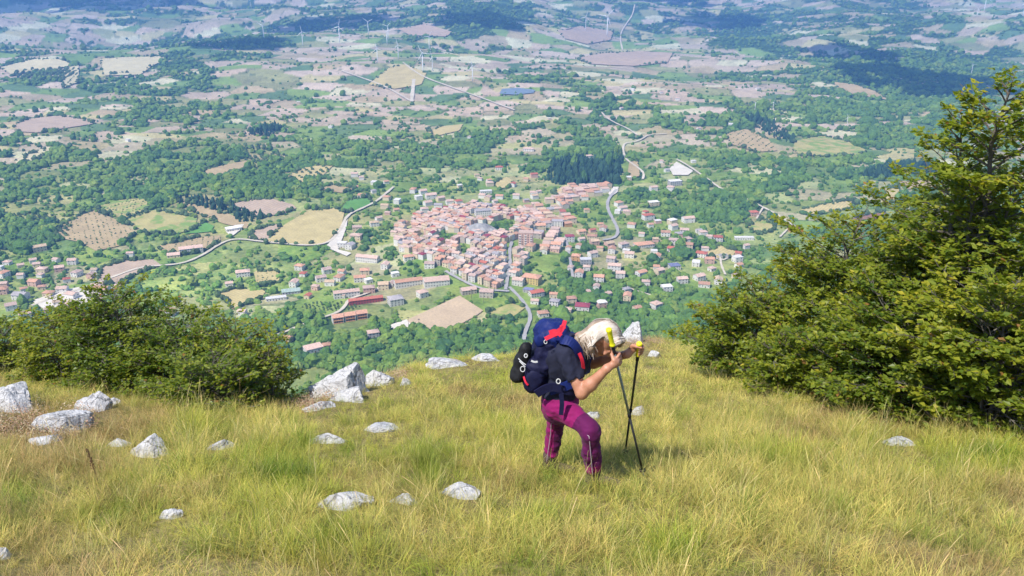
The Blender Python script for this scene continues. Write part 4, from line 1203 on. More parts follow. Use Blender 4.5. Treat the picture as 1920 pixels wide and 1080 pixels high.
ROCKS = [  # left, top, right, bottom in the photograph, tilt, depth ratio, label
    (-40, 712, 64, 776, 10, .8, 'large pale boulder cut off by the photo edge'),
    (72, 742, 192, 812, 22, .55, 'long slanting slab of white rock near the large cut off boulder'),
    (143, 731, 200, 776, 5, .8, 'jagged boulder in front of the dark bushes'),
    (192, 740, 220, 764, 0, .8, 'small stone tucked beside the jagged boulder'),
    (58, 812, 116, 836, 4, .9, 'low flat stone half buried under reddish scrub'),
    (200, 818, 238, 842, 0, .9, 'small grey stone left of the blocky white rock'),
    (250, 820, 316, 866, 0, .8, 'blocky white rock with a rusty notch on top'),
    (384, 818, 442, 848, -8, .7, 'flat tapering stone right of the big grass tuft'),
    (586, 805, 640, 836, 4, .9, 'rounded white stone alone in the open grass'),
    (596, 660, 698, 746, -4, .8, 'biggest boulder, split by a dark crack, on the crest'),
    (674, 662, 760, 700, 6, .8, 'boulder peeking out behind the biggest boulder'),
    (678, 688, 744, 728, 2, .8, 'layered boulder leaning right of the biggest boulder'),
    (746, 697, 770, 728, 0, .9, 'small upright stone ending the boulder cluster'),
    (628, 722, 688, 758, 6, .9, 'low grey boulder in front of the biggest boulder'),
    (572, 750, 618, 774, 0, .8, 'flat stones left below the boulder cluster'),
    (808, 665, 875, 694, 4, .8, 'long rounded boulder on the crest left of the hiker'),
    (888, 662, 936, 682, 6, .8, 'low stone on the crest between boulder and backpack'),
    (928, 644, 966, 668, 0, .8, 'white stone on the crest touching the backpack'),
    (682, 795, 738, 814, 0, .9, 'pale flat stone nearly covered by grass below the boulders'),
    (582, 896, 690, 962, -26, .5, 'slanted white slab lying in the near grass'),
    (736, 924, 778, 954, 0, .9, 'small stone right of the slanted slab'),
    (832, 914, 894, 938, 0, .9, 'flat pale stone in the grass left of the hikers feet'),
    (298, 946, 334, 984, -20, .8, 'small tilted stone in a dark grassy hollow'),
    (1162, 602, 1214, 646, 6, .9, 'white boulder behind the hikers head'),
    (1212, 652, 1238, 674, 0, .9, 'small stone behind the hikers far hand'),
    (1182, 756, 1212, 784, 0, .9, 'grey stone seen behind the crossed poles'),
    (1098, 774, 1132, 790, 0, .9, 'low stone in the grass behind the front knee'),
    (1660, 818, 1722, 842, 2, .8, 'grey flat stone at the foot of the leafy tree'),
    (-10, 1034, 24, 1056, 0, .9, 'tiny pale stone in the bottom corner'),
]
ROCKPOS = []
for k, (x0, y0, x1, y1, tilt, dr, lab) in enumerate(ROCKS):
    p = near_ground(np.array((x0 + x1) / 2.), np.array(float(y1) - 5))
    dep = p[1] * CT - (p[2] - 1.6) * ST
    w = (x1 - x0) / FPX * dep / 2; hh = (y1 - y0) / FPX * dep
    sy = w * dr; sz = max(hh * (.64 if k in (0, 2, 6, 9, 10, 11, 13, 23) else .43), .05)
    me = rock_mesh(40 + k, w * 1.35, sy * 1.3, sz * 1.45, 11, .075, 5 if w > .16 else 4)
    o = obj('rock', me, None, (p[0], p[1] + sy * .4, p[2] + sz * .18), (R(-18), R(tilt), random.uniform(-.3, .3)))
    tag(o, lab, 'rock', 'limestone rocks on the hillside')
    ROCKPOS.append((p[0], p[1] + sy * .4, w * .95, sy * .9))
ROCKPOS = np.array(ROCKPOS)

# ------------------------------------------------------------------ grass
m, nt, b = nmat('grass_blades')
t = N(nt, 'ShaderNodeAttribute', attribute_name='tint', attribute_type='INSTANCER').outputs['Color']
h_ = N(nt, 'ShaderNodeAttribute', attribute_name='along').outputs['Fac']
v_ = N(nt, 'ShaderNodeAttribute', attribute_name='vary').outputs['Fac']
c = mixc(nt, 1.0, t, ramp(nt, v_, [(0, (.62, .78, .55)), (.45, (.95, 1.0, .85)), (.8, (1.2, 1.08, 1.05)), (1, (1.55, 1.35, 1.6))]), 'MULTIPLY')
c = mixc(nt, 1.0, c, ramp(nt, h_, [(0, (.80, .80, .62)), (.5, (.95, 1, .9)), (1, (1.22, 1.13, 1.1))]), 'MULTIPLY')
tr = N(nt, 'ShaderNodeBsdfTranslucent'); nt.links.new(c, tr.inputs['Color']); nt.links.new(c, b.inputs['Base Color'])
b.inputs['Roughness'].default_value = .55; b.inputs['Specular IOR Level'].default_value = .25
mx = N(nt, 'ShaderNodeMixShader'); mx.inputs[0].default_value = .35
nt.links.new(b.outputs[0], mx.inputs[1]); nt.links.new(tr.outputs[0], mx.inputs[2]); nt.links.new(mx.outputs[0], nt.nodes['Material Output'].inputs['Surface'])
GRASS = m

def tuft(name, seed, n, lmin, lmax, wid, spread, bend, segs=4, upright=.55, heads=0):
    rg = np.random.default_rng(seed)
    V = []; F = []; A = []; Q = []
    for k in range(n):
        az = rg.uniform(0, 2 * math.pi); r0 = spread * math.sqrt(rg.random()); a0 = rg.uniform(0, 2 * math.pi)
        p = np.array([r0 * math.cos(a0), r0 * math.sin(a0), -.03])
        L = rg.uniform(lmin, lmax); tilt = rg.normal(0, upright) ; bd = bend * rg.uniform(.5, 1.5)
        dirh = np.array([math.cos(az), math.sin(az), 0]); sd = np.array([-dirh[1], dirh[0], 0])
        vv = rg.random(); o = len(V)
        w0 = wid * rg.uniform(.7, 1.3)
        for s in range(segs + 1):
            f = s / segs
            an = abs(tilt) * .6 + bd * f
            if s: p = p + (dirh * math.sin(an) + np.array([0, 0, 1]) * math.cos(an)) * L / segs
            w = w0 * (1 - f ** 1.6) + .0004
            if heads and f > .7 and k < heads: w = w0 * 2.6 * (1 - abs(f - .85) * 4)
            w = max(w, .0006)
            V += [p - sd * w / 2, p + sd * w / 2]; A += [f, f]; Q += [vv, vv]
            if s: F.append((o + 2 * s - 2, o + 2 * s - 1, o + 2 * s + 1, o + 2 * s))
    me = mesh_np(name, np.array(V), np.array(F), (GRASS,), True)
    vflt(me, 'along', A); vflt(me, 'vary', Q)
    return bpy.data.objects.new(name, me)
TU = [tuft('grass_tuft_a', 1, 34, .20, .40, .0034, .08, 1.0), tuft('grass_tuft_b', 2, 34, .16, .34, .0034, .09, 1.4), tuft('grass_tuft_c', 3, 30, .24, .46, .0038, .07, .9),
      tuft('grass_tuft_d', 4, 30, .18, .36, .0042, .09, 1.2), tuft('grass_tuft_e', 5, 14, .35, .60, .0024, .08, .55, 5, .22, 9), tuft('grass_tuft_f', 6, 60, .30, .56, .0052, .10, .95, 5),
      tuft('grass_tuft_g', 7, 22, .22, .40, .0075, .14, 1.1, 3), tuft('grass_tuft_h', 8, 22, .20, .36, .0075, .14, 1.2, 3), tuft('grass_tuft_i', 9, 26, .10, .22, .0035, .10, 1.3)]
pts = []
yb = 2.6
while yb < 24:
    s = .063 if yb < 6 else .063 + (yb - 6) * .0095
    hw = .80 * yb + .8
    n = int(2 * hw / s)
    x = (np.arange(n) + RNG.random(n)) * s - hw
    pts.append(np.stack([x, yb + (RNG.random(n) - .5) * s * 1.6, np.full(n, s)], 1)); yb += s
PT = np.concatenate(pts); X, Y, S = PT.T
Z = hill(X, Y); PX, PY = project(X, Y, Z)
keep = np.ones(len(X), bool)
for rx, ry, ra, rb in ROCKPOS:
    keep &= ((X - rx) / (ra * .9)) ** 2 + ((Y - ry) / (rb * .9 + .02)) ** 2 > 1
crest = np.interp(X / np.maximum(Y, 2.5), _cu, _cD)
keep &= (Y < crest + 4.5) & (PX > -140) & (PX < 2060)
bare = fbm2(X * .9, Y * .9, 201, 3) + .5 * np.exp(-(((PX - 470) / 190) ** 2 + ((PY - 1075) / 22) ** 2)) + .25 * np.exp(-(((PX - 60) / 130) ** 2 + ((PY - 800) / 34) ** 2)) + .3 * np.exp(-(((PX - 1720) / 60) ** 2 + ((PY - 930) / 25) ** 2))
keep &= ~((bare > .60) & (RNG.random(len(X)) < .8))
X, Y, Z, S, PX, PY, bare = (a[keep] for a in (X, Y, Z, S, PX, PY, bare))
n = len(X); print('grass tufts', n)
def g2(cx, cy, rx, ry): return np.exp(-(((PX - cx) / rx) ** 2 + ((PY - cy) / ry) ** 2))
gr = .65 * fbm2(X * .55, Y * .55, 211, 3) + .7 * fbm2(X * 1.9, Y * 1.9, 223, 3) - .18 + .75 * g2(1265, 1045, 85, 45) + .35 * g2(345, 805, 60, 30) + .5 * g2(245, 950, 45, 22) + .3 * g2(370, 900, 110, 30) + .35 * g2(1450, 870, 130, 45) \
    + .3 * g2(1650, 1010, 300, 70) - .35 * g2(100, 800, 170, 45) - .3 * g2(760, 780, 250, 40) + .5 * g2(700, 760, 60, 12) + .7 * g2(30, 1060, 70, 30) + .25 * g2(700, 1010, 200, 50) - .25 * g2(1150, 800, 200, 60)
dry = .8 * fbm2(X * .8, Y * .8, 231, 3) + .45 * fbm2(X * 3, Y * 3, 233, 2) + .8 * g2(60, 800, 140, 35) + .35 * g2(1100, 780, 200, 30) + .3 * g2(400, 1070, 260, 30)
straw = np.array([.560, .475, .150]); yg = np.array([.425, .420, .075]); green = np.array([.165, .240, .030]); brown = np.array([.43, .29, .150]); redd = np.array([.38, .20, .12])
tg = smooth(-.25, .35, gr)[:, None]; tgg = smooth(.28, .75, gr)[:, None]; td = smooth(.12, .5, dry)[:, None]
tint = straw + (yg - straw) * tg; tint = tint + (green - tint) * tgg; tint = tint + (brown - tint) * td * (1 - tgg) * .75
rd = (g2(70, 800, 150, 40) + .6 * g2(1170, 655, 90, 18) + .45 * g2(480, 1070, 170, 22) + .4 * g2(1700, 1040, 120, 25))[:, None]
tint = tint + (redd - tint) * np.clip(rd * (.4 + .8 * RNG.random((n, 1))), 0, 1) * .8
tint = tint * (.66 + .7 * RNG.random((n, 1)))
dk = ((RNG.random((n, 1)) < .16) | (fbm2(X * 4.5, Y * 4.5, 261, 2)[:, None] > .42))
tint = np.where(dk, tint * np.array([.50, .66, .42]), tint)
r = RNG.random(n)
idx = np.where(r < .34, 0, np.where(r < .62, 1, np.where(r < .80, 3, 2)))
idx = np.where((Y > 8.5), 6 + (r > .5), idx)
idx = np.where((tgg[:, 0] > .55) & (r < .5), 5, idx)
idx = np.where((r > .915), 4, idx)
tint = np.where((idx == 4)[:, None], tint * .5 + np.array([.55, .46, .26]) * .5, tint)
idx = np.where((bare > .42) & (r < .6), 8, idx)
big = .52 + .32 * fbm2(X * 1.6, Y * 1.6, 241, 3) + .15 * fbm2(X * 5, Y * 5, 243, 2) + .35 * g2(1115, 926, 40, 16) + .35 * g2(1040, 894, 38, 14) + .25 * g2(1265, 1045, 80, 45) + .3 * g2(345, 805, 60, 30) + .1 * g2(1450, 870, 130, 45)
front = np.zeros(n)
for (x0, y0, x1, y1, *_r) in ROCKS:
    front = np.maximum(front, ((PX > x0 - 6) & (PX < x1 + 6) & (PY > y1 - 18) & (PY < y1 + 26)).astype(float))
big = big * (1 - .45 * front)
scl = np.clip(big, .26, 1.5)[:, None] * (.75 + .5 * RNG.random((n, 1))) * np.ones((1, 3))
scl[:, :2] *= np.clip(S / .085, .9, 1.5)[:, None]
scl *= (1 - .25 * smooth(6, 11, Y))[:, None]
la = fbm2(X * .35, Y * .35, 251, 2) * 2.2 + .4
rot = np.stack([RNG.normal(0, .14, n) - .10 * np.cos(la), RNG.normal(0, .14, n) + .20 * np.cos(la * .7), RNG.random(n) * 6.28], 1)
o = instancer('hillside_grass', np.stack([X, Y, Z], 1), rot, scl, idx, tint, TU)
tag(o, 'long dry yellow green grass on the near hillside', 'grass', kind='stuff')

# reddish dry herbs by the left boulders, one mass
m, nt, b = nmat('dry_herb')
t = N(nt, 'ShaderNodeAttribute', attribute_name='tint', attribute_type='INSTANCER').outputs['Color']
nt.links.new(t, b.inputs['Base Color']); b.inputs['Roughness'].default_value = .8
def herb(name, seed):
    rg = np.random.default_rng(seed); V = []; F = []
    for k in range(70):
        d = rg.normal(size=3); d[2] = abs(d[2]) + .2; d /= np.linalg.norm(d); c_ = d * rg.uniform(.04, .16)
        u = np.cross(d, rg.normal(size=3)); u /= np.linalg.norm(u); v = np.cross(d, u); s_ = rg.uniform(.004, .010); o = len(V)
        V += [c_ - u * s_, c_ + v * s_ * .6, c_ + u * s_, c_ - v * s_ * .6]; F.append((o, o + 1, o + 2, o + 3))
    return bpy.data.objects.new(name, mesh_np(name, np.array(V), np.array(F), (m,)))
HB = [herb('dry_herb_a', 1), herb('dry_herb_b', 2)]
q = []
for cx, cy, rx, ry, k in ((70, 795, 120, 34, 130), (560, 765, 45, 14, 60), (740, 705, 40, 10, 50), (1190, 640, 60, 12, 120), (230, 715, 90, 16, 120), (600, 745, 40, 10, 40)):
    a = RNG.random(k) * 6.28; rr = np.sqrt(RNG.random(k))
    g = near_ground(cx + rx * rr * np.cos(a), cy + ry * rr * np.sin(a)); q.append(g)
q = np.concatenate(q); n = len(q)
tint = np.where(RNG.random((n, 1)) < .55, np.array([.36, .21, .13]), np.array([.42, .34, .22])) * (.7 + .6 * RNG.random((n, 1)))
tag(instancer('dry_weeds', q, np.stack([np.zeros(n), np.zeros(n), RNG.random(n) * 6.28], 1), np.ones((n, 3)) * (.6 + .7 * RNG.random((n, 1))), RNG.integers(0, 2, n), tint, HB), 'reddish brown dry herbs between the stones', 'weeds', kind='stuff')

# dark dock stalk standing in the grass
p = near_ground(np.array(184.), np.array(905.))
t = empty('dock_plant', p); tag(t, 'single dark brown seed stalk standing in the grass', 'plant')
DK = simple('dock_seed', (.11, .055, .03), .8, .3, 40)
mb = MB(); mb.tube([(0, 0, -.02), (-.01, 0, .12), (-.025, 0, .26)], [.004, .003, .002], 6); mb.build('stem', DK, t)
mb = MB()
for k in range(60):
    f = random.random(); a = random.uniform(0, 6.28); rr = .014 * (1 - f * .6)
    c_ = Vector((-.01 - .018 * f + rr * math.cos(a), rr * math.sin(a), .10 + .17 * f)); s_ = .005
    mb.add([c_ + Vector((s_, 0, 0)), c_ + Vector((0, s_, 0)), c_ - Vector((s_, 0, 0)), c_ - Vector((0, s_, 0)), c_ + Vector((0, 0, s_)), c_ - Vector((0, 0, s_))],
           [(0, 1, 4), (1, 2, 4), (2, 3, 4), (3, 0, 4), (1, 0, 5), (2, 1, 5), (3, 2, 5), (0, 3, 5)])
mb.build('seed_head', DK, t)
# ------------------------------------------------------------------ leafy trees of the near slope
BARK = simple('grey_bark', (.13, .115, .095), .9, .35, 18, bstr=.6)
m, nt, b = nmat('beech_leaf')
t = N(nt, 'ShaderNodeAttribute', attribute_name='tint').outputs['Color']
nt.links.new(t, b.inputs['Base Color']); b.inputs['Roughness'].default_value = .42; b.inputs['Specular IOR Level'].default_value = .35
tr = N(nt, 'ShaderNodeBsdfTranslucent')
nt.links.new(mixc(nt, 1.0, t, (1.25, 1.35, .5), 'MULTIPLY'), tr.inputs['Color'])
mx = N(nt, 'ShaderNodeMixShader'); mx.inputs[0].default_value = .48
nt.links.new(b.outputs[0], mx.inputs[1]); nt.links.new(tr.outputs[0], mx.inputs[2]); nt.links.new(mx.outputs[0], nt.nodes['Material Output'].inputs['Surface'])
LEAF = m

def unit(a): return a / (np.linalg.norm(a, axis=-1, keepdims=True) + 1e-9)
def sticks(S, D, L, r0, r1):
    """tapered three sided sticks"""
    n = len(S); up = np.where(np.abs(D[:, 2:3]) > .9, np.array([[1., 0, 0]]), np.array([[0, 0, 1.]]))
    a = unit(np.cross(D, up)); b_ = np.cross(a, D); E = S + D * L[:, None]
    V = []
    for k in range(3):
        q = 2 * math.pi * k / 3; o = a * math.cos(q) + b_ * math.sin(q)
        V += [S + o * r0[:, None], E + o * r1[:, None]]
    V = np.stack(V, 1).reshape(-1, 3); o = (np.arange(n) * 6)[:, None]
    F = np.concatenate([o + np.array([[0, 2, 3, 1]]), o + np.array([[2, 4, 5, 3]]), o + np.array([[4, 0, 1, 5]])], 0)
    return V, F

def leafy_tree(name, px, Y, base_py, apex_py, radius, seed, label, prof='round', stems=3, nprim=44, leaf=.055, leafn=8, lean=(0, 0), tone=0.0, low=.06, group=None):
    rg = np.random.default_rng(seed)
    top = at(px, apex_py, Y)
    x0 = top.x - lean[0]; y0 = Y
    z0 = float(hill(np.array([x0]), np.array([y0]))[0]) - .05
    if base_py is not None:
        z0 = max(z0, at(px, base_py, Y).z)
    Ht = top.z - z0
    root = empty(name, (x0, y0, z0)); tag(root, label, 'tree' if 'tree' in name else 'bush', group)
    wood = MB(); S1 = []; D1 = []; L1 = []; R1 = []
    for s in range(stems):
        az = 2 * math.pi * (s + rg.random() * .6) / stems; out = (radius * .28 * rg.uniform(.5, 1)) if stems > 1 else .05
        hs = Ht * (1 if s == 0 else rg.uniform(.72, .93))
        if s == 0: out = .0
        P = [np.array([0, 0, 0.])]
        for k in range(1, 8):
            f = k / 7
            P.append(np.array([math.cos(az) * out * f ** .8 + lean[0] * f + rg.normal(0, .02), math.sin(az) * out * f ** .8 + lean[1] * f + rg.normal(0, .02), hs * f]))
        r_ = .018 * Ht * (1 if s == 0 else .75)
        wood.tube(P, [r_ * (1 - .92 * k / 7) + .003 for k in range(8)], 7)
        P = np.array(P)
        npm = nprim if s == 0 else int(nprim * .6)
        for k in range(npm):
            f = low + (1 - low) * (k + rg.random()) / npm
            f = min(f, .995); q = f * 7; j = min(int(q), 6); p = P[j] + (P[j + 1] - P[j]) * (q - j)
            a = k * 2.39996 + rg.normal(0, .35)
            pr = {'round': math.sqrt(max(0, 1 - (f * 1.02 - .12) ** 2)) if f < .98 else .15, 'cone': (1.0 - f) ** .5 * .95 + .06, 'flat': math.sqrt(max(.02, 1 - ((f - .45) / .6) ** 2))}[prof]
            ln = radius * pr * rg.uniform(.62, 1.12) * (1 if s == 0 else .75)
            el = rg.normal(.22, .16) + .55 * f ** 3
            d = np.array([math.cos(a) * math.cos(el), math.sin(a) * math.cos(el), math.sin(el)])
            S1.append(p); D1.append(d); L1.append(max(ln, .12)); R1.append(r_ * .38 * (1 - f * .6))
    S1 = np.array(S1); D1 = unit(np.array(D1)); L1 = np.array(L1); R1 = np.array(R1)
    # limbs bend: two pieces each
    half = S1 + D1 * (L1 * .5)[:, None]
    D1b = unit(D1 + np.stack([rg.normal(0, .16, len(S1)), rg.normal(0, .16, len(S1)), rg.normal(-.10, .10, len(S1))], 1))
    W = [sticks(S1, D1, L1 * .5, R1 + .002, R1 * .6 + .002), sticks(half, D1b, L1 * .5, R1 * .6 + .002, R1 * .15 + .001)]
    # side shoots
    def children(S, D, Da, L, per, lo, hi, frac, ang, flat):
        cnt = np.maximum(3, (L * per).astype(int)); i = np.repeat(np.arange(len(S)), cnt)
        f = lo + (hi - lo) * rg.random(len(i)); side = np.where(rg.random(len(i)) < .5, -1, 1.)[:, None]
        if Da is None:
            p = S[i] + D[i] * (L[i] * f)[:, None]; dd = D[i]
        else:
            h2 = S + D * (L * .5)[:, None]
            p = np.where((f < .5)[:, None], S[i] + D[i] * (L[i] * f)[:, None], h2[i] + Da[i] * (L[i] * (f - .5))[:, None]); dd = np.where((f < .5)[:, None], D[i], Da[i])
        sd = unit(np.cross(dd, np.array([0, 0, 1.])))
        a = rg.normal(ang, .22, len(i))[:, None]
        d = unit(dd * np.cos(a) + sd * side * np.sin(a) + rg.normal(0, flat, (len(i), 3)) + np.array([0, 0, .06]))
        ln = L[i] * frac * (1.15 - f) * rg.uniform(.6, 1.3, len(i))
        return p, d, ln
    S2, D2, L2 = children(S1, D1, D1b, L1, 15, .22, 1.0, .55, .85, .13)
    L2 = np.clip(L2, .10, .55)
    W.append(sticks(S2, D2, L2, np.full(len(S2), .0042), np.full(len(S2), .0016)))
    S3, D3, L3 = children(S2, D2, None, L2, 16, .25, 1.0, .6, .8, .18)
    L3 = np.clip(L3, .05, .22)
    h3 = slice(None, None, 3)
    W.append(sticks(S3[h3], D3[h3], L3[h3], np.full(len(S3[h3]), .0018), np.full(len(S3[h3]), .0009)))
    o = len(wood.v); V = np.array(wood.v); fs = [tuple(f) for f in wood.f]
    for v_, f_ in W:
        fs += [tuple(r) for r in (f_ + len(V)).tolist()]; V = np.concatenate([V, v_])
    obj('trunk', mesh_np('trunk', V, fs, (BARK,)), root)
    # leaves on twigs and shoots
    SS = np.concatenate([S2, S3]); DD = np.concatenate([D2, D3]); LL = np.concatenate([L2, L3])
    cnt = np.maximum(2, (LL * leafn / .235).astype(int)); cnt = np.minimum(cnt, 11)
    i = np.repeat(np.arange(len(SS)), cnt); f = .15 + .9 * rg.random(len(i))
    p = SS[i] + DD[i] * (LL[i] * f)[:, None] + rg.normal(0, .008, (len(i), 3))
    sd = unit(np.cross(DD[i], np.array([0, 0, 1.]))) * np.where(rg.random(len(i)) < .5, -1, 1.)[:, None]
    ld = unit(DD[i] * .75 + sd * .8 + rg.normal(0, .30, (len(i), 3)) - np.array([0, 0, .12]))
    nv = unit(np.array([0, 0, 1.]) + rg.normal(0, .42, (len(i), 3)))
    wd = unit(np.cross(ld, nv)); nv = np.cross(wd, ld)
    ls = (leaf * rg.uniform(.6, 1.25, len(i)))[:, None]
    b0 = p; tip = p + ld * ls; l_ = p + ld * ls * .45 + wd * ls * .31 + nv * ls * .07; r2 = p + ld * ls * .45 - wd * ls * .31 + nv * ls * .07
    V = np.stack([b0, l_, tip, r2], 1).reshape(-1, 3); o = (np.arange(len(i)) * 4)[:, None]
    F = np.concatenate([o + np.array([[0, 1, 2]]), o + np.array([[0, 2, 3]])], 0)
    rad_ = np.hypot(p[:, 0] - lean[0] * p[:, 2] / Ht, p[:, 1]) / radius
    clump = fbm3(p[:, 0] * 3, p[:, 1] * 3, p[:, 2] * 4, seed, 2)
    y_ = np.clip(.35 + tone + .32 * clump + .25 * (rad_ - .6) + .18 * (p[:, 2] / Ht - .5) + rg.normal(0, .16, len(i)), 0, 1)[:, None]  # sunlit tops put into the tint: upper, outer leaves yellower, inner ones darker
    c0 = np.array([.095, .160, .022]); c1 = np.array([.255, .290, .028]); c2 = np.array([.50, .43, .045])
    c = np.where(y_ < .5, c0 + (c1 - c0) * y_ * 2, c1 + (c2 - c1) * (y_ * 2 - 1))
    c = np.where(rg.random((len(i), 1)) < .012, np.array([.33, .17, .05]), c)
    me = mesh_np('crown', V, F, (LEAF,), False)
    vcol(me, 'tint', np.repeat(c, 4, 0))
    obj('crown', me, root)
    print(name, 'leaves', len(i), 'H %.2f' % Ht)
    return root
GR = 'beech trees on the slope at the photo edge'; GL = 'dark bushes left of the boulders'
leafy_tree('beech_tree', 1893, 8.2, 800, 168, 1.5, 301, 'tallest tree, its pointed tip rising over the valley', 'cone', 4, 84, .070, 8, lean=(-.05, 0), tone=.08, group=GR)
leafy_tree('beech_tree', 1785, 9.2, 790, 345, 1.35, 302, 'bushy tree filling the gap left of the tallest tree', 'round', 4, 46, .064, 8, tone=.0, group=GR)
leafy_tree('beech_tree', 1600, 9.8, 770, 428, 1.35, 303, 'broad layered tree with drooping sprays over the suburb', 'round', 4, 48, .062, 8, tone=.04, group=GR)
leafy_tree('beech_tree', 1425, 10.6, 740, 545, 1.1, 304, 'low spreading tree reaching furthest towards the hiker', 'round', 4, 40, .060, 8, tone=.0, group=GR)
leafy_tree('beech_tree', 1700, 7.9, 800, 600, 1.15, 305, 'dark leafy undergrowth tree at the foot of the broad tree', 'round', 5, 44, .064, 8, tone=-.1, low=.02, group=GR)
leafy_tree('beech_tree', 1900, 6.9, 815, 560, .95, 306, 'nearest bright green sprays at the photo edge', 'flat', 4, 40, .070, 8, tone=.06, low=.02, group=GR)
leafy_tree('beech_tree', 1520, 8.9, 775, 640, .85, 307, 'low leafy shrub tree spilling onto the grass', 'round', 5, 36, .060, 8, tone=-.02, low=.02, group=GR)
leafy_tree('leafy_bush', 215, 10.0, None, 560, 1.05, 311, 'tallest dark bush with a ragged rounded top', 'round', 4, 46, .054, 8, tone=-.10, low=.02, group=GL)
leafy_tree('leafy_bush', 330, 9.4, None, 612, .95, 312, 'dense dark bush right of the tallest bush', 'round', 4, 42, .054, 8, tone=-.14, low=.02, group=GL)
leafy_tree('leafy_bush', 440, 9.2, None, 618, .80, 313, 'greener bush with a thin visible trunk', 'round', 3, 38, .052, 8, tone=-.02, low=.02, group=GL)
leafy_tree('leafy_bush', 500, 8.9, None, 648, .45, 314, 'light green bush ending the row towards the boulders', 'round', 3, 30, .044, 8, tone=.06, low=.02, group=GL)
leafy_tree('leafy_bush', 95, 10.6, None, 594, .75, 315, 'yellowish open topped bush behind the white slabs', 'round', 4, 40, .054, 8, tone=.06, low=.02, group=GL)
leafy_tree('leafy_bush', 5, 11.4, None, 622, .70, 316, 'olive bush cut by the photo edge', 'round', 4, 36, .054, 8, tone=.04, low=.02, group=GL)
leafy_tree('leafy_bush', 400, 8.3, None, 690, .75, 317, 'lowest dark bush touching the grass', 'flat', 4, 36, .052, 8, tone=-.12, low=.02, group=GL)
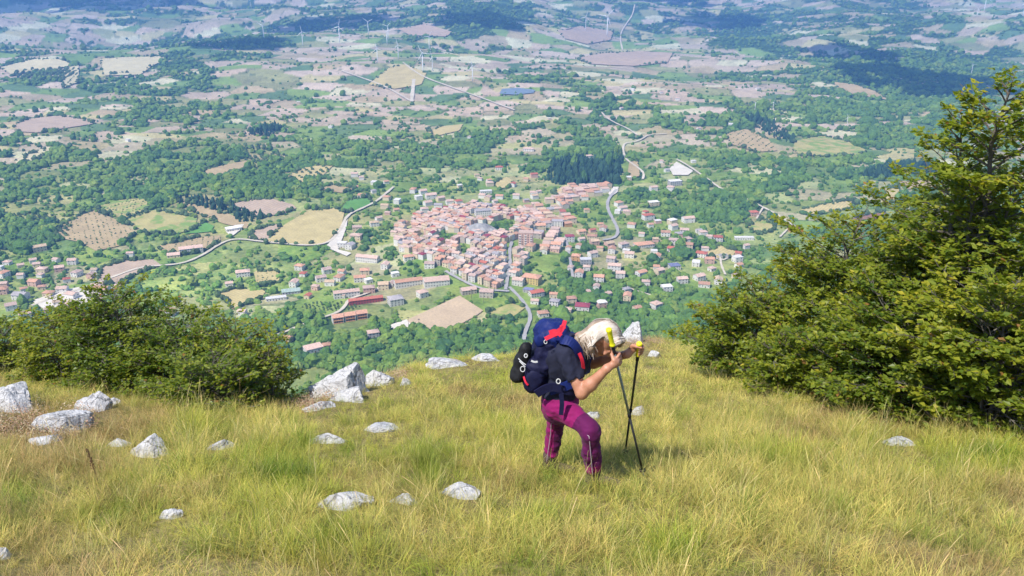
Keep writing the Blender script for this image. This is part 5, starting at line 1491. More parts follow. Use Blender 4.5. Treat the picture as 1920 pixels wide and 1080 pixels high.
# ------------------------------------------------------------------ the hiker
class SDF:
    """signed distance field on a grid, blended from tapered capsules, ellipsoids and boxes, turned into a mesh"""
    def __init__(s, lo, hi, h):
        s.lo = np.array(lo, float); s.h = h
        s.n = np.ceil((np.array(hi) - s.lo) / h).astype(int) + 1
        s.f = np.full(s.n, .5, np.float32)
    def _box(s, lo, hi):
        a = np.clip(np.floor((lo - s.lo) / s.h).astype(int), 0, s.n); b_ = np.clip(np.ceil((hi - s.lo) / s.h).astype(int) + 1, 0, s.n)
        if (b_ <= a).any(): return None, None
        sl = tuple(slice(i, j) for i, j in zip(a, b_))
        ax = [s.lo[k] + s.h * np.arange(a[k], b_[k]) for k in range(3)]
        return sl, np.stack(np.meshgrid(*ax, indexing='ij'), -1).astype(np.float32)
    def _put(s, sl, d, k, sub=False):
        g = s.f[sl]
        if sub: g = -g
        if k > 0:
            t = np.clip(.5 + .5 * (g - d) / k, 0, 1); r = g + (d - g) * t - k * t * (1 - t)
        else:
            r = np.minimum(g, d)
        s.f[sl] = -r if sub else r
    def cap(s, a, b_, ra, rb=None, k=.02, sub=False):
        a = np.array(a, float); b_ = np.array(b_, float); rb = ra if rb is None else rb
        m_ = max(ra, rb) + k + 3 * s.h
        sl, P = s._box(np.minimum(a, b_) - m_, np.maximum(a, b_) + m_)
        if sl is None: return s
        ab = b_ - a; t = np.clip(((P - a) @ ab) / max(ab @ ab, 1e-9), 0, 1)
        s._put(sl, np.linalg.norm(P - a - t[..., None] * ab, axis=-1) - (ra + (rb - ra) * t), k, sub); return s
    def chain(s, pts, rads, k=.02):
        for i in range(len(pts) - 1): s.cap(pts[i], pts[i + 1], rads[i], rads[i + 1], k)
        return s
    def ell(s, c, rad, k=.02, M=None, sub=False):
        c = np.array(c, float); rad = np.array(rad, float); m_ = rad.max() + k + 3 * s.h
        sl, P = s._box(c - m_, c + m_)
        if sl is None: return s
        q = P - c
        if M is not None: q = q @ np.array(M, float).T     # rows of M are the local axes
        q0 = np.linalg.norm(q / rad, axis=-1); q1 = np.linalg.norm(q / rad ** 2, axis=-1)
        s._put(sl, q0 * (q0 - 1) / np.maximum(q1, 1e-6), k, sub); return s
    def box(s, c, half, r, k=.02, M=None, sub=False):
        c = np.array(c, float); half = np.array(half, float); m_ = np.linalg.norm(half) + r + k + 3 * s.h
        sl, P = s._box(c - m_, c + m_)
        if sl is None: return s
        q = P - c
        if M is not None: q = q @ np.array(M, float).T
        q = np.abs(q) - (half - r)
        s._put(sl, np.linalg.norm(np.maximum(q, 0), axis=-1) + np.minimum(q.max(-1), 0) - r, k, sub); return s
    def noise(s, amp, scale, seed, octv=3, stretch=(1, 1, 1)):
        near = np.abs(s.f) < .05
        idx = np.argwhere(near); P = s.lo + idx * s.h
        s.f[near] += amp * fbm3(P[:, 0] * scale * stretch[0], P[:, 1] * scale * stretch[1], P[:, 2] * scale * stretch[2], seed, octv); return s
    def cut(s, p, nrm):
        ax = [s.lo[k] + s.h * np.arange(s.n[k]) for k in range(3)]
        d = (ax[0][:, None, None] - p[0]) * nrm[0] + (ax[1][None, :, None] - p[1]) * nrm[1] + (ax[2][None, None, :] - p[2]) * nrm[2]
        s.f = np.maximum(s.f, d.astype(np.float32)); return s
    def mesh(s, name, mats, relax=1):
        f = s.f; ins = f < 0
        c8 = [ins[i:f.shape[0] - 1 + i, j:f.shape[1] - 1 + j, k:f.shape[2] - 1 + k] for i in (0, 1) for j in (0, 1) for k in (0, 1)]
        anyi = np.logical_or.reduce(c8); alli = np.logical_and.reduce(c8)
        act = np.argwhere(anyi & ~alli)
        vid = np.full(anyi.shape, -1, np.int32); vid[tuple(act.T)] = np.arange(len(act))
        cor = np.array([(i, j, k) for i in (0, 1) for j in (0, 1) for k in (0, 1)])
        fv = np.stack([f[tuple((act + c_).T)] for c_ in cor], 1)
        acc = np.zeros((len(act), 3)); cnt = np.zeros(len(act))
        for a in range(8):
            for b_ in range(a + 1, 8):
                if np.abs(cor[a] - cor[b_]).sum() != 1: continue
                x = (fv[:, a] < 0) != (fv[:, b_] < 0)
                t = np.where(x, fv[:, a] / np.where(x, fv[:, a] - fv[:, b_], 1), 0)
                acc += np.where(x[:, None], cor[a] + (cor[b_] - cor[a]) * t[:, None], 0); cnt += x
        V = s.lo + (act + acc / cnt[:, None]) * s.h
        F = []
        for ax in range(3):
            o1, o2 = [(1, 2), (2, 0), (0, 1)][ax]
            sa = [slice(None)] * 3; sb = [slice(None)] * 3; sa[ax] = slice(0, -1); sb[ax] = slice(1, None)
            A = ins[tuple(sa)]; B = ins[tuple(sb)]
            e = np.argwhere(A != B); ok = (e[:, o1] > 0) & (e[:, o2] > 0) & (e[:, o1] < f.shape[o1] - 1) & (e[:, o2] < f.shape[o2] - 1); e = e[ok]
            q = []
            for d1, d2 in ((-1, -1), (0, -1), (0, 0), (-1, 0)):
                c_ = e.copy(); c_[:, o1] += d1; c_[:, o2] += d2; q.append(vid[tuple(c_.T)])
            q = np.stack(q, 1); fl = A[tuple(e.T)]
            q = np.where(fl[:, None], q, q[:, ::-1]); F.append(q)
        F = np.concatenate(F)
        for _ in range(relax):
            sm_ = np.zeros_like(V); ct = np.zeros(len(V))
            for k in range(4):
                np.add.at(sm_, F[:, k], V[F[:, (k + 1) % 4]]); np.add.at(ct, F[:, k], 1)
            V = V * .5 + .5 * sm_ / np.maximum(ct, 1)[:, None]
        return mesh_np(name, V, F, mats, True)

def cloth(name, col, var=.2, scale=60, rough=.85, sheen=.0, weave=.35):
    m, nt, b = nmat(name)
    co = texco(nt)
    n = noise(nt, scale * .15, 4, .6, co); n2 = noise(nt, scale * 6, 2, .6, co)
    nt.links.new(ramp(nt, n, [(.3, tuple(c * (1 - var) for c in col)), (.7, tuple(c * (1 + var) for c in col))]), b.inputs['Base Color'])
    b.inputs['Roughness'].default_value = rough; b.inputs['Specular IOR Level'].default_value = .25
    b.inputs['Sheen Weight'].default_value = sheen
    bump(nt, b, mathn(nt, 'ADD', n2, mathn(nt, 'MULTIPLY', n, 3.0)), weave, .004)
    return m
m, nt, b = nmat('skin')
n = noise(nt, 18, 4, .6, texco(nt))
nt.links.new(ramp(nt, n, [(.3, (.40, .175, .100)), (.7, (.53, .260, .165))]), b.inputs['Base Color'])
b.inputs['Roughness'].default_value = .48; b.inputs['Subsurface Weight'].default_value = .12; b.inputs['Subsurface Radius'].default_value = (.012, .005, .003)
SKIN = m
SHIRT = cloth('charcoal_shirt', (.017, .019, .040), .25, 60, .85, .0)
TROU = cloth('magenta_trousers', (.215, .005, .092), .18, 50, .8, .05)
TROUP = cloth('plum_trouser_panel', (.090, .004, .058), .25, 50, .8, .05)
NAVY = cloth('navy_nylon', (.007, .008, .038), .35, 40, .65)
BLUE = cloth('royal_blue_nylon', (.0075, .018, .120), .3, 40, .6)
BLACK = cloth('black_nylon', (.013, .013, .016), .3, 40, .6)
REDC = cloth('red_webbing', (.62, .02, .045), .2, 60, .6)
PIPE = cloth('grey_zip', (.42, .33, .37), .1, 60, .6)
GREYP = simple('grey_plastic', (.55, .55, .56), .35, .1, 30)
GOLD = simple('pearl', (.85, .80, .72), .2, .03, 30)
m, nt, b = nmat('grip_yellow'); b.inputs['Roughness'].default_value = .5
n = noise(nt, 60, 3, .6, texco(nt)); nt.links.new(ramp(nt, n, [(.3, (.72, .68, .01)), (.7, (.86, .82, .02))]), b.inputs['Base Color'])
YEL = m
m, nt, b = nmat('ash_blonde_hair'); b.inputs['Roughness'].default_value = .42; b.inputs['Specular IOR Level'].default_value = .4
t_ = N(nt, 'ShaderNodeAttribute', attribute_name='vary').outputs['Fac']
nt.links.new(ramp(nt, t_, [(0, (.14, .095, .06)), (.35, (.33, .245, .175)), (.7, (.46, .375, .30)), (1, (.60, .53, .46))]), b.inputs['Base Color'])
HAIR = m

YH = 5.12
def J(px, py, dy=0.0):
    return np.array(at(px, py, YH + dy))
def nrm(v): v = np.array(v, float); return v / np.linalg.norm(v)

# joints
hipR, hipL = J(1058, 764, -.09), J(1045, 760, .09)
gR = near_ground(np.array(1112.), np.array(913.)); gL = near_ground(np.array(1031.), np.array(884.))
ankR = np.array([gR[0], gR[1], gR[2] + .10]); ankL = np.array([gL[0], gL[1], gL[2] + .10])
kneeR, kneeL = J(1106, 808, -.28), J(1040, 806, .12)
pel = (hipR + hipL) / 2
waist, chest, neckb = J(1050, 722, .0), J(1062, 672, -.03), J(1092, 640, -.06)
shR, shL = J(1060, 662, -.19), J(1086, 650, .14)
elR, wrR = J(1091, 737, -.30), J(1138, 691, -.33)
elL, wrL = J(1112, 680, .10), J(1176, 664, -.06)
headc = J(1134, 634, -.10)
fwd = nrm([.93, -.36, 0]); pt = R(52)
hF = fwd * math.cos(pt) - np.array([0, 0, 1]) * math.sin(pt); hU = fwd * math.sin(pt) + np.array([0, 0, 1]) * math.cos(pt); hR = np.cross(hF, hU)
MH = np.stack([hR, hF, hU])                       # local axes of the head: right, forward, up
def HP(r, f, u): return headc + hR * r + hF * f + hU * u

# poles
p1top, p1tip = J(1141, 616, -.32), near_ground(np.array(1207.), np.array(902.))
p2top, p2tip = J(1199, 643, -.10), near_ground(np.array(1171.), np.array(860.))
def pole_at(top, tip, py):
    best = min(np.linspace(0, 1, 400), key=lambda f: abs(float(project(*(top + (tip - top) * f))[1]) - py))
    return top + (tip - top) * best
g1 = pole_at(p1top, p1tip, 673); g2p = pole_at(p2top, p2tip, 656)

person = empty('person', (pel[0], pel[1], float(hill(np.array([pel[0]]), np.array([pel[1]]))[0])))
tag(person, 'bent over hiker in dark shirt and magenta trousers gripping two poles', 'person')
PL = np.array(person.location)
def kid(name, me, parent=person):
    """link a mesh given in world coordinates under the thing"""
    base = np.array(parent.location) if parent.parent is None else np.array(parent.parent.location)
    o = obj(name, me, parent)
    if parent.parent is None:
        o.location = -Vector(base)
    return o
lo = np.array([-.15, 4.35, -2.25]); hi = np.array([1.10, 5.75, -.45])
S = SDF(lo, hi, .006)
# torso and legs under the clothes
S.chain([pel, waist, chest], [.080, .085, .10], .05).ell(chest, (.12, .10, .13), .05)
S.chain([hipR, kneeR, ankR], [.058, .036, .028], .02).chain([hipL, kneeL, ankL], [.056, .034, .028], .02)
for gnd, an in ((gR, ankR), (gL, ankL)):
    S.cap(an, an + fwd * .10 + np.array([0, 0, -.065]), .028, .02, .01)
# neck and head
S.chain([chest + np.array([.03, 0, .05]), neckb, HP(0, -.035, -.05)], [.07, .058, .052], .04)
S.ell(HP(0, -.012, .03), (.074, .096, .088), .03, MH).ell(HP(0, .025, -.045), (.058, .068, .072), .035, MH)
S.ell(HP(0, .062, -.108), (.026, .022, .020), .03, MH).cap(HP(.045, -.005, -.075), HP(.02, .055, -.108), .022, .018, .03).cap(HP(-.045, -.005, -.075), HP(-.02, .055, -.108), .022, .018, .03)
S.cap(HP(0, .092, -.005), HP(0, .112, -.045), .009, .013, .014).ell(HP(0, .106, -.048), (.019, .014, .010), .01, MH)
for sg in (-1, 1):
    S.ell(HP(sg * .030, .093, .012), (.024, .012, .008), .012, MH)          # brow
    S.ell(HP(sg * .031, .092, -.010), (.015, .010, .011), .006, MH, sub=True)
    S.ell(HP(sg * .031, .083, -.010), (.0135, .012, .0115), .003, MH)        # eye
    S.ell(HP(sg * .040, .078, -.040), (.022, .016, .018), .02, MH)            # cheek
    S.ell(HP(sg * .078, -.012, -.018), (.010, .020, .032), .006, MH)          # ear
    S.ell(HP(sg * .086, -.008, -.014), (.008, .011, .018), .004, MH, sub=True)
S.ell(HP(0, .092, -.074), (.022, .010, .006), .006, MH).ell(HP(0, .090, -.085), (.020, .010, .007), .006, MH)
# arms
S.chain([shR, elR], [.050, .040], .03).chain([elR, elR + (wrR - elR) * .35, wrR], [.039, .041, .025], .02)
S.chain([shL, elL], [.050, .040], .03).chain([elL, elL + (wrL - elL) * .35, wrL], [.039, .040, .025], .02)
def hand(S, W, p0, top, tip, cam, rad):
    a = nrm(top - tip); u = p0 - W; u = nrm(u - a * (u @ a)); n_ = np.cross(a, u)
    if n_[1] * cam < 0: n_ = -n_
    # n_ is the side of the pole on which the back of the hand lies
    pc = p0 - u * .026 + n_ * .020
    S.cap(W, pc, .025, .024, .02)
    S.ell(pc, (.034, .018, .040), .012, np.stack([u, n_, a]))
    for i in range(4):
        o = a * (.033 - .021 * i); ln = [.95, 1.06, 1.0, .82][i]; j = nrm(a * (.2 - .13 * i) + u)
        k0 = p0 + o - u * .004 + n_ * (.026 + .003 * (i % 2)); k1 = p0 + o + u * .027 * ln + n_ * .019; k2 = p0 + o * 1.0 + u * .026 * ln - n_ * .013 + a * .003; k3 = p0 + o - u * .003 - n_ * (rad + .0085)
        S.chain([k0, k1], [.0105, .0092], .005); S.chain([k1, k2], [.0090, .0086], .002); S.chain([k2, k3], [.0084, .0074], .002)
    t0 = pc - u * .012 + a * .026; t1 = p0 - u * .020 + a * .050 - n_ * .006; t2 = p0 + u * .008 + a * .052 - n_ * (rad + .009)
    S.chain([t0, t1, t2], [.014, .0108, .0088], .006)
hand(S, wrR, g1, p1top, p1tip, -1, .010)
hand(S, wrL, g2p, p2top, p2tip, 1, .015)
body = kid('body', S.mesh('body', (SKIN,)))

# shirt
T = SDF((0, 4.5, -1.45), (.95, 5.6, -.55), .0065)
T.chain([waist + np.array([0, 0, -.03]), waist, chest], [.120, .118, .122], .05).ell(chest + fwd * .02, (.140, .125, .145), .05)
T.ell(chest + np.array([-.02, .02, .05]), (.125, .15, .10), .06)
T.cap(chest, (neckb + chest) / 2 + np.array([0, 0, .02]), .12, .085, .05)
T.cap(shR, shR + (elR - shR) * .52, .075, .068, .045).cap(shL, shL + (elL - shL) * .55, .075, .066, .045)
T.noise(.020, 11, 5, 3, (1, 1, .7)).noise(.009, 30, 8, 2, (1, 1, .7))
# open the sleeves and the hem a little
dR = nrm(elR - shR); T.cap(shR + dR * .17, elR, .052, .056, 0.004, sub=True)
dL = nrm(elL - shL); T.cap(shL + dL * .17, elL, .050, .054, 0.004, sub=True)
T.cap(neckb + nrm(headc - neckb) * .01, headc, .062, .08, .006, sub=True)
kid('shirt', T.mesh('shirt', (SHIRT,)))
# trousers
Q = SDF((0, 4.4, -2.2), (.9, 5.7, -.95), .0065)
Q.ell(pel + np.array([-.015, 0, .03]), (.120, .155, .125), .05).cap(pel, waist + np.array([0, 0, -.04]), .118, .112, .05)
Q.chain([hipR + np.array([0, 0, -.01]), kneeR, kneeR + (ankR - kneeR) * .45, ankR + np.array([0, 0, .0])], [.084, .063, .061, .057], .03)
Q.chain([hipL + np.array([0, 0, -.01]), kneeL, kneeL + (ankL - kneeL) * .4, ankL + np.array([0, 0, .0])], [.080, .058, .056, .053], .03)
Q.noise(.016, 9, 15, 3, (1, 1, 1.4)).noise(.008, 26, 18, 2, (.8, .8, 1.6))
Q.cut(waist + np.array([0, 0, -.02]), nrm([.15, 0, 1]))
for an, kn in ((ankR, kneeR), (ankL, kneeL)):
    d_ = nrm(an - kn); Q.cap(an - d_ * .03, an + d_ * .12, .055, .06, .004, sub=True)
me = Q.mesh('trousers', (TROU, TROUP))
co = np.zeros(len(me.vertices) * 3, np.float32); me.vertices.foreach_get('co', co); co = co.reshape(-1, 3)
lp = np.zeros(len(me.loops), np.int32); me.loops.foreach_get('vertex_index', lp); fc = co[lp.reshape(-1, 4)].mean(1)
def seg_t(p, a, b_): ab = b_ - a; return ((p - a) @ ab) / (ab @ ab), np.linalg.norm(p - a - np.clip(((p - a) @ ab) / (ab @ ab), 0, 1)[:, None] * ab, axis=1)
tR, dR_ = seg_t(fc, hipR, kneeR); tRs, dRs = seg_t(fc, kneeR, ankR); tL, dL_ = seg_t(fc, hipL, kneeL); tLs, dLs = seg_t(fc, kneeL, ankL)
isR = np.minimum(dR_, dRs) < np.minimum(dL_, dLs)
panel = (isR & ((tR > .62) | (tRs > .0)) & (tRs < .72)) | (~isR & (tL > .35) & (tLs < .6) & (fc[:, 0] > (kneeL[0] - .01)))
panel |= (isR & (tRs > .9)) | (~isR & (tLs > .85))
me.polygons.foreach_set('material_index', panel.astype(np.int32)); me.update()
tro = kid('trousers', me)
mb = MB()
def along(a, b_, c_, r0, r1, r2, side, n=14, t0=.55):
    out = []
    for i in range(n):
        f = t0 + (1.97 - t0) * i / (n - 1)
        p = a + (b_ - a) * f if f < 1 else b_ + (c_ - b_) * (f - 1)
        r_ = r0 + (r1 - r0) * f if f < 1 else r1 + (r2 - r1) * (f - 1)
        out.append(p + side * (r_ + .012))
    return out
sd = nrm([-.15, -.98, .05])
mb.tube(along(hipR, kneeR, ankR,   .084, .063, .058, sd, t0=.82), .0032, 5); me = mesh_np('zip_line', mb.v, mb.f, (PIPE,), True); o = obj('zip_line', me, tro)
mb = MB(); mb.tube(along(hipL, kneeL, ankL, .080, .058, .054, nrm([-.45, -.89, .05])), .003, 5); o = obj('zip_line', mesh_np('zip_line', mb.v, mb.f, (PIPE,), True), tro)
# boots
BOOT = cloth('brown_boot', (.09, .06, .05), .3, 40, .7)
for gnd, an in ((gR, ankR), (gL, ankL)):
    Bt = SDF(gnd - .25, gnd + .3, .007)
    Bt.cap(an + np.array([0, 0, .03]), an + np.array([0, 0, -.04]), .052, .05, .02).cap(an + np.array([0, 0, -.055]), an + fwd * .16 + np.array([0, 0, -.06]), .047, .042, .03)
    Bt.cut(gnd + np.array([0, 0, -.02]), (0, 0, -1))
    kid('boot', Bt.mesh('boot', (BOOT,)))
# belt with hanging strap
# hair: cap and lobes, then locks laid over it
G = SDF(headc - .30, headc + .26, .005)
G.ell(HP(0, -.018, .036), (.077, .096, .081), .02, MH).ell(HP(0, -.066, -.012), (.070, .050, .068), .03, MH)
nape = J(1088, 632, -.06)
G.chain([HP(.02, -.085, .0), nape + np.array([0, -.05, .01]), J(1096, 655, -.17)], [.052, .036, .014], .03)
G.chain([HP(.062, -.062, .0), J(1108, 650, -.195), J(1110, 668, -.195)], [.040, .024, .008], .025)
G.chain([HP(-.05, -.06, -.02), J(1098, 650, .03)], [.055, .03], .03)
G.chain([HP(-.066, .03, .06), HP(-.078, .055, .01), HP(-.070, .075, -.05)], [.026, .020, .010], .02)
G.chain([HP(.05, .05, .085), HP(.068, .066, .045), HP(.070, .066, .02)], [.024, .014, .006], .015)
G.chain([HP(0, .07, .095), HP(-.03, .095, .045), HP(-.045, .096, .02)], [.022, .012, .008], .02)
G.ell(HP(.098, .008, -.020), (.044, .050, .054), .006, MH, sub=True)
G.ell(HP(.085, .055, -.02), (.040, .045, .050), .008, MH, sub=True)
G.noise(.0025, 30, 55, 2)
me = G.mesh('hair', (HAIR,))
nv = len(me.vertices); co = np.zeros(nv * 3, np.float32); me.vertices.foreach_get('co', co); co = co.reshape(-1, 3)
vflt(me, 'vary', np.clip(.34 + .2 * fbm3(co[:, 0] * 60, co[:, 1] * 60, co[:, 2] * 20, 4, 2), 0, 1))
hair = kid('hair', me)
rg = np.random.default_rng(77)
loc_v = []; loc_f = []; loc_q = []
gridf = G
def fval(p):
    q = (p - gridf.lo) / gridf.h; i = np.clip(np.round(q).astype(int), 1, np.array(gridf.n) - 2)
    g = np.array([gridf.f[i[0] + 1, i[1], i[2]] - gridf.f[i[0] - 1, i[1], i[2]], gridf.f[i[0], i[1] + 1, i[2]] - gridf.f[i[0], i[1] - 1, i[2]], gridf.f[i[0], i[1], i[2] + 1] - gridf.f[i[0], i[1], i[2] - 1]]) / (2 * gridf.h)
    return float(gridf.f[tuple(i)]), g
for k in range(620):
    side = 1 if k % 5 else -1
    fpos = rg.uniform(-.115, .075)
    p = HP(.012 * side + rg.normal(0, .008), fpos, .12 - 2.2 * (fpos + .02) ** 2)
    pts = []
    vv = float(np.clip(.52 + .75 * (vn2(np.array(fpos * 95.), np.array(side * 3.), 5) - .5) + .16 * rg.normal(), 0, 1))
    L = int(rg.integers(13, 21))
    dr = nrm(hR * side * .62 - hF * .75 + rg.normal(0, .06, 3)); free = False
    for s in range(L):
        f_, g = fval(p)
        g = nrm(g + 1e-6)
        if not free:
            p = p - g * (f_ - .0005 - .0055 * vv)
            free = g[2] < -.30
        lf = (p - headc) @ hF; lu = (p - headc) @ hU
        if side > 0 and lf > -.03 and lu < .045 and s > 2: break
        pts.append(p.copy())
        dr = nrm(dr * .8 + np.array([-.24, -.03, -.24]) * (.5 if not free else .25) + rg.normal(0, .012, 3))
        if not free: dr = nrm(dr - g * (dr @ g))
        p = p + dr * .0125
    L = len(pts)
    if L < 4: continue
    o = len(loc_v)
    for s, q in enumerate(pts):
        f = s / (L - 1); w = .0040 * math.sin(math.pi * min(1, .15 + .85 * (1 - f))) + .0007
        tn = nrm(pts[min(s + 1, L - 1)] - pts[max(s - 1, 0)]); f_, g = fval(q); g = nrm(g + 1e-6); sdv = nrm(np.cross(tn, g))
        loc_v += [q - sdv * w, q + g * w * .55, q + sdv * w]; loc_q += [vv, min(1, vv + .12), vv]
        if s:
            a = o + 3 * s
            loc_f += [(a - 3, a - 2, a + 1, a), (a - 2, a - 1, a + 2, a + 1)]
for k in range(90):      # loose ends at the nape and beside the ear
    p = J(rg.uniform(1080, 1114), rg.uniform(630, 648), rg.uniform(-.215, -.12)); L = int(rg.integers(7, 12)); vv = rg.random()
    dr = nrm([rg.normal(.15, .2), rg.normal(0, .15), -1.0]); o = len(loc_v)
    for s in range(L):
        w = .0022 * (1 - s / L) + .0006; sdv = nrm(np.cross(dr, [0, 1., .1]))
        loc_v += [p - sdv * w, p + np.array([0, -w * .6, 0]), p + sdv * w]; loc_q += [vv, min(1, vv + .12), vv]
        if s:
            a = o + 3 * s; loc_f += [(a - 3, a - 2, a + 1, a), (a - 2, a - 1, a + 2, a + 1)]
        dr = nrm(dr + rg.normal(0, .10, 3) + np.array([.05, 0, -.1])); p = p + dr * .011
me = mesh_np('hair_locks', np.array(loc_v), np.array(loc_f), (HAIR,), True); vflt(me, 'vary', loc_q)
obj('hair_locks', me, hair)
V, F_ = ico(2); o = kid('earring', mesh_np('earring', V * .006 + HP(.088, -.004, -.052), F_, (GOLD,), True))
mb = MB(); ax_ = nrm(wrL - elL); c_ = wrL - ax_ * .012
mb.tube([c_ - ax_ * .011, c_ + ax_ * .011], .0285, 16); kid('wrist_watch', mesh_np('wrist_watch', mb.v, mb.f, (BLACK,), True))

# ------------------------------------------------------------------ backpack
bp = empty('backpack', (J(1005, 726, .02)[0], YH + .02, J(1005, 726, .02)[2]))
tag(bp, 'navy blue trekking backpack with red cords worn by the hiker', 'backpack')
bu = nrm(J(1040, 620, .02) - J(1003, 715, .02)); bx_ = nrm(np.cross(np.array([0, 1., 0]), bu)); bx_ = bx_ if bx_[0] > 0 else -bx_; by_ = np.cross(bu, bx_)
MB3 = np.stack([bx_, by_, bu])
def BPt(x, y, z): return J(1018, 665, .03) + bx_ * x + by_ * y + bu * z
B1 = SDF((-.25, 4.75, -1.45), (.75, 5.55, -.55), .0065)
B1.box(BPt(0, 0, -.02), (.082, .125, .210), .06, .02, MB3).ell(BPt(-.015, 0, -.12), (.092, .135, .115), .05, MB3)
B1.noise(.022, 11, 35, 3).noise(.008, 34, 36, 2)
kid('main_compartment', B1.mesh('main_compartment', (NAVY,)), bp)
B2 = SDF((-.25, 4.75, -1.45), (.75, 5.55, -.55), .0065)
B2.ell(BPt(.010, 0, .180), (.115, .140, .085), .04, MB3).box(BPt(.008, 0, .150), (.108, .137, .06), .05, .04, MB3)
B2.noise(.026, 12, 45, 3).noise(.008, 34, 46, 2)
kid('lid', B2.mesh('lid', (BLUE,)), bp)
for sg, nm_ in ((-1, 'near'), (1, 'far')):
    B3 = SDF((-.25, 4.75, -1.45), (.75, 5.55, -.55), .007)
    B3.ell(BPt(-.015, sg * .120, -.145), (.065, .032, .100), .02, MB3).noise(.008, 14, 47, 2)
    kid('side_pocket', B3.mesh('side_pocket', (NAVY,)), bp)
# black bundle strapped behind
B4 = SDF((-.25, 4.75, -1.45), (.75, 5.55, -.55), .0065)
B4.chain([J(972, 702, -.02), J(978, 675, -.02), J(986, 652, -.02)], [.058, .044, .040], .03).noise(.014, 14, 49, 3)
bun = kid('black_bundle', B4.mesh('black_bundle', (BLACK,)), bp)
def strap(name, pts, w, t, mat, parent=bp, nv=None):
    """flat webbing along a curve"""
    P = chaikin(pts, 2); V = []; F = []
    for i, p in enumerate(P):
        tn = nrm(P[min(i + 1, len(P) - 1)] - P[max(i - 1, 0)]); g = nv if nv is not None else np.array([0, -1., 0]); s_ = nrm(np.cross(tn, g)); g = nrm(np.cross(s_, tn))
        V += [p - s_ * w / 2 - g * t / 2, p + s_ * w / 2 - g * t / 2, p + s_ * w / 2 + g * t / 2, p - s_ * w / 2 + g * t / 2]
        if i:
            a = 4 * i
            for k in range(4): F.append((a - 4 + k, a - 4 + (k + 1) % 4, a + (k + 1) % 4, a + k))
    F += [(3, 2, 1, 0), tuple(len(V) - 4 + k for k in range(4))]
    return kid(name, mesh_np(name, np.array(V), F, (mat,)), parent)
strap('shoulder_strap', [BPt(.09, -.10, .15), J(1052, 636, -.22), J(1072, 640, -.24), J(1086, 660, -.235), J(1090, 690, -.20), J(1076, 720, -.17), BPt(.10, -.15, -.17)], .060, .016, BLUE, nv=nrm([.4, -.8, .4]))
strap('shoulder_strap', [BPt(.09, .10, .15), J(1070, 628, .10), J(1098, 640, .10), J(1108, 668, .06), J(1100, 700, .06)], .060, .016, BLUE, nv=nrm([.5, -.3, .8]))
strap('chest_strap', [J(1086, 662, -.255), J(1092, 676, -.27), J(1094, 692, -.262)], .022, .006, REDC, nv=nrm([.5, -.85, .2]))
strap('hip_belt', [BPt(.02, -.17, -.21), J(1030, 724, -.150), J(1055, 730, -.160), J(1078, 736, -.145), J(1094, 742, -.06)], .055, .014, NAVY, nv=nrm([.1, -1, .1]))
strap('hanging_strap', [J(1052, 738, -.215), J(1054, 756, -.225), J(1052, 778, -.235)], .030, .005, NAVY, nv=nrm([0, -1, .2]))
for pts in ([(1059, 600, -.10), (1056, 612, -.145), (1050, 622, -.17), (1036, 627, -.175), (1022, 634, -.17)], [(1030, 622, -.15), (1042, 618, -.165), (1052, 628, -.18)], [(1040, 630, -.17), (1046, 618, -.17), (1058, 612, -.14)], [(1058, 616, -.15), (1052, 608, -.13)]):
    strap('red_cord', [J(*q) - np.array([0, .012, 0]) for q in pts], .026, .008, REDC, nv=nrm([-.1, -.9, .4]))
strap('red_piping', [J(982, 706, -.10), J(985, 716, -.12), J(990, 722, -.125)], .012, .008, REDC)
strap('grey_cord', [J(972, 672, -.07), J(980, 680, -.10), J(986, 684, -.125)], .005, .004, GREYP)
strap('grey_cord', [J(974, 677, -.07), J(980, 683, -.10), J(985, 688, -.125)], .005, .004, GREYP)
def ring(name, c_, r_, t_, mat, n1=nrm([0, -1., .3])):
    a = nrm(np.cross(n1, [0, 0, 1.])); b2 = np.cross(n1, a); mb = MB()
    mb.tube([c_ + (a * math.cos(q) + b2 * math.sin(q) * 1.2) * r_ for q in np.linspace(0, 2 * math.pi, 15)], t_, 6, False)
    kid(name, mesh_np(name, mb.v, mb.f, (mat,), True), bp)
ring('ring_buckle', J(1023, 641, -.165), .010, .003, GREYP); ring('ring_buckle', J(1047, 715, -.20), .013, .004, GREYP)
ring('ring_buckle', J(980, 692, -.09), .015, .003, GREYP); ring('ring_buckle', J(986, 667, -.09), .010, .004, GREYP)
strap('white_logo_patch', [J(996, 676, -.168), J(1002, 679, -.172), J(1008, 678, -.172)], .012, .003, GREYP, nv=nrm([0, -1, .2]))

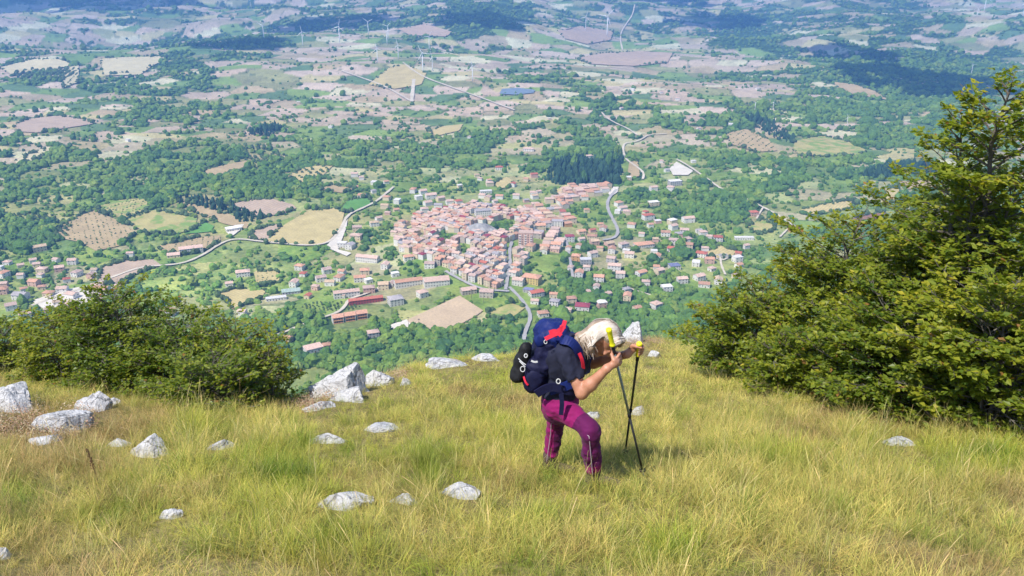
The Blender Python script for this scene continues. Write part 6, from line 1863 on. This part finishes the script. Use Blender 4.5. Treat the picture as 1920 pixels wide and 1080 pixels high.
# ------------------------------------------------------------------ trekking poles
POLE = simple('carbon_pole', (.030, .032, .036), .35, .3, 30, .1); POLEG = simple('greygreen_pole', (.20, .25, .24), .4, .35, 45)
def pole(top, tip, label, upper):
    r = empty('trekking_pole', tip); tag(r, label, 'trekking pole', 'trekking poles held by the hiker')
    d = nrm(tip - top); Ln = np.linalg.norm(tip - top)
    def Q(f): return top + (tip - top) * f
    def Qm(m_): return top + d * m_
    mb = MB(); prof = [(0, .011), (.004, .018), (.016, .020), (.030, .0155), (.045, .017), (.060, .0145), (.075, .016), (.090, .0142), (.105, .0155), (.120, .0140), (.128, .019), (.136, .019), (.140, .010)]
    mb.tube([Qm(z) for z, _ in prof], [q for _, q in prof], 14); kid('grip', mesh_np('grip', mb.v, mb.f, (YEL,), True), r)
    mb = MB(); mb.tube([Qm(.138), Qm(.20), Qm(.205)], [.0125, .0115, .009], 10); kid('collar', mesh_np('collar', mb.v, mb.f, (BLACK,), True), r)
    mb = MB(); mb.tube([Qm(.20), Qm(Ln * .55)], .0085, 10); kid('upper_shaft', mesh_np('upper_shaft', mb.v, mb.f, (upper,), True), r)
    mb = MB(); mb.tube([Qm(Ln * .54), Qm(Ln * .56), Qm(Ln * .57)], [.0115, .0125, .009], 10); kid('clamp', mesh_np('clamp', mb.v, mb.f, (BLACK,), True), r)
    mb = MB(); mb.tube([Qm(Ln * .57), Qm(Ln - .06)], [.0085, .0075], 10); kid('lower_shaft', mesh_np('lower_shaft', mb.v, mb.f, (POLE,), True), r)
    mb = MB(); mb.tube([Qm(Ln - .075), Qm(Ln - .07), Qm(Ln - .062)], [.010, .024, .012], 12); kid('basket', mesh_np('basket', mb.v, mb.f, (BLACK,), True), r)
    mb = MB(); mb.tube([Qm(Ln - .06), Qm(Ln - .012), Qm(Ln + .02)], [.007, .005, .002], 8); kid('tip', mesh_np('tip', mb.v, mb.f, (GREYP,), True), r)
pole(p1top, p1tip, 'near trekking pole with yellow grip rising beside the hikers head', POLEG)
pole(p2top, p2tip, 'far trekking pole, its yellow grip inside the hikers outstretched hand', POLE)
# ------------------------------------------------------------------ clouds high over the plain (they shade the far fields)
m, nt, b = nmat('cloud_white')
n = noise(nt, .004, 4, .6, texco(nt)); nt.links.new(ramp(nt, n, [(.3, (.82, .83, .85)), (.7, (.93, .93, .93))]), b.inputs['Base Color'])
b.inputs['Roughness'].default_value = 1.0; b.inputs['Specular IOR Level'].default_value = 0
CV, CF = ico(4); PV, PF = ico(2)
for k, (px, py, w, dpt) in enumerate([(905, 34, 210, 260), (620, 44, 260, 180), (1720, 150, 170, 300), (1590, 110, 150, 200), (420, 84, 210, 110), (1340, 40, 210, 220), (60, 16, 300, 230), (240, 6, 380, 330), (1180, -14, 420, 320)]):
    p = ground(np.array(float(px)), np.array(float(py)))
    zc = 1050.0 + 40 * (k % 3)
    c_ = Vector(p) + sun_to * ((zc - p[2]) / sun_to.z)
    V = CV * (1 + .95 * fbm3(CV[:, 0] * 1.7 + k * 3, CV[:, 1] * 1.7, CV[:, 2] * 1.7, 500 + k, 5, .62))[:, None]
    V = V * np.array([w, dpt, 110]); V[:, 2] = np.where(V[:, 2] < 0, V[:, 2] * .35, V[:, 2])
    VV = [V]; FF = [CF]
    for j in range(26):      # ragged puffs torn off the rim
        a = RNG.random() * 6.283; q = RNG.uniform(.85, 1.35); s_ = RNG.uniform(.05, .2)
        P2 = PV * (1 + .5 * fbm3(PV[:, 0] * 1.5 + j, PV[:, 1] * 1.5, PV[:, 2] * 1.5, 600 + k, 3))[:, None] * np.array([w * s_ * 1.4, dpt * s_ * 1.2, 34]) + np.array([math.cos(a) * w * q, math.sin(a) * dpt * q, 10])
        FF.append(PF + sum(len(v_) for v_ in VV)); VV.append(P2)
    V = np.concatenate(VV); CFk = np.concatenate(FF)
    tag(obj('cloud', mesh_np('cloud', V, CFk, (m,), True), None, c_), 'white cumulus cloud high above the plain', kind='structure')

# ------------------------------------------------------------------ haze
mb = MB(); mb.box(-24000, 24000, -400, 23000, -640, 260)
m = bpy.data.materials.new('valley_haze'); m.use_nodes = True
nt = m.node_tree; nt.nodes.clear()
out = N(nt, 'ShaderNodeOutputMaterial'); pv = N(nt, 'ShaderNodeVolumePrincipled')
pv.inputs['Color'].default_value = (.20, .46, 1.0, 1); pv.inputs['Density'].default_value = 1.35e-4; pv.inputs['Anisotropy'].default_value = 0.0
nt.links.new(pv.outputs[0], out.inputs['Volume'])
hz = mb.build('haze', m)
tag(hz, 'thin bluish haze over the whole valley', kind='stuff')
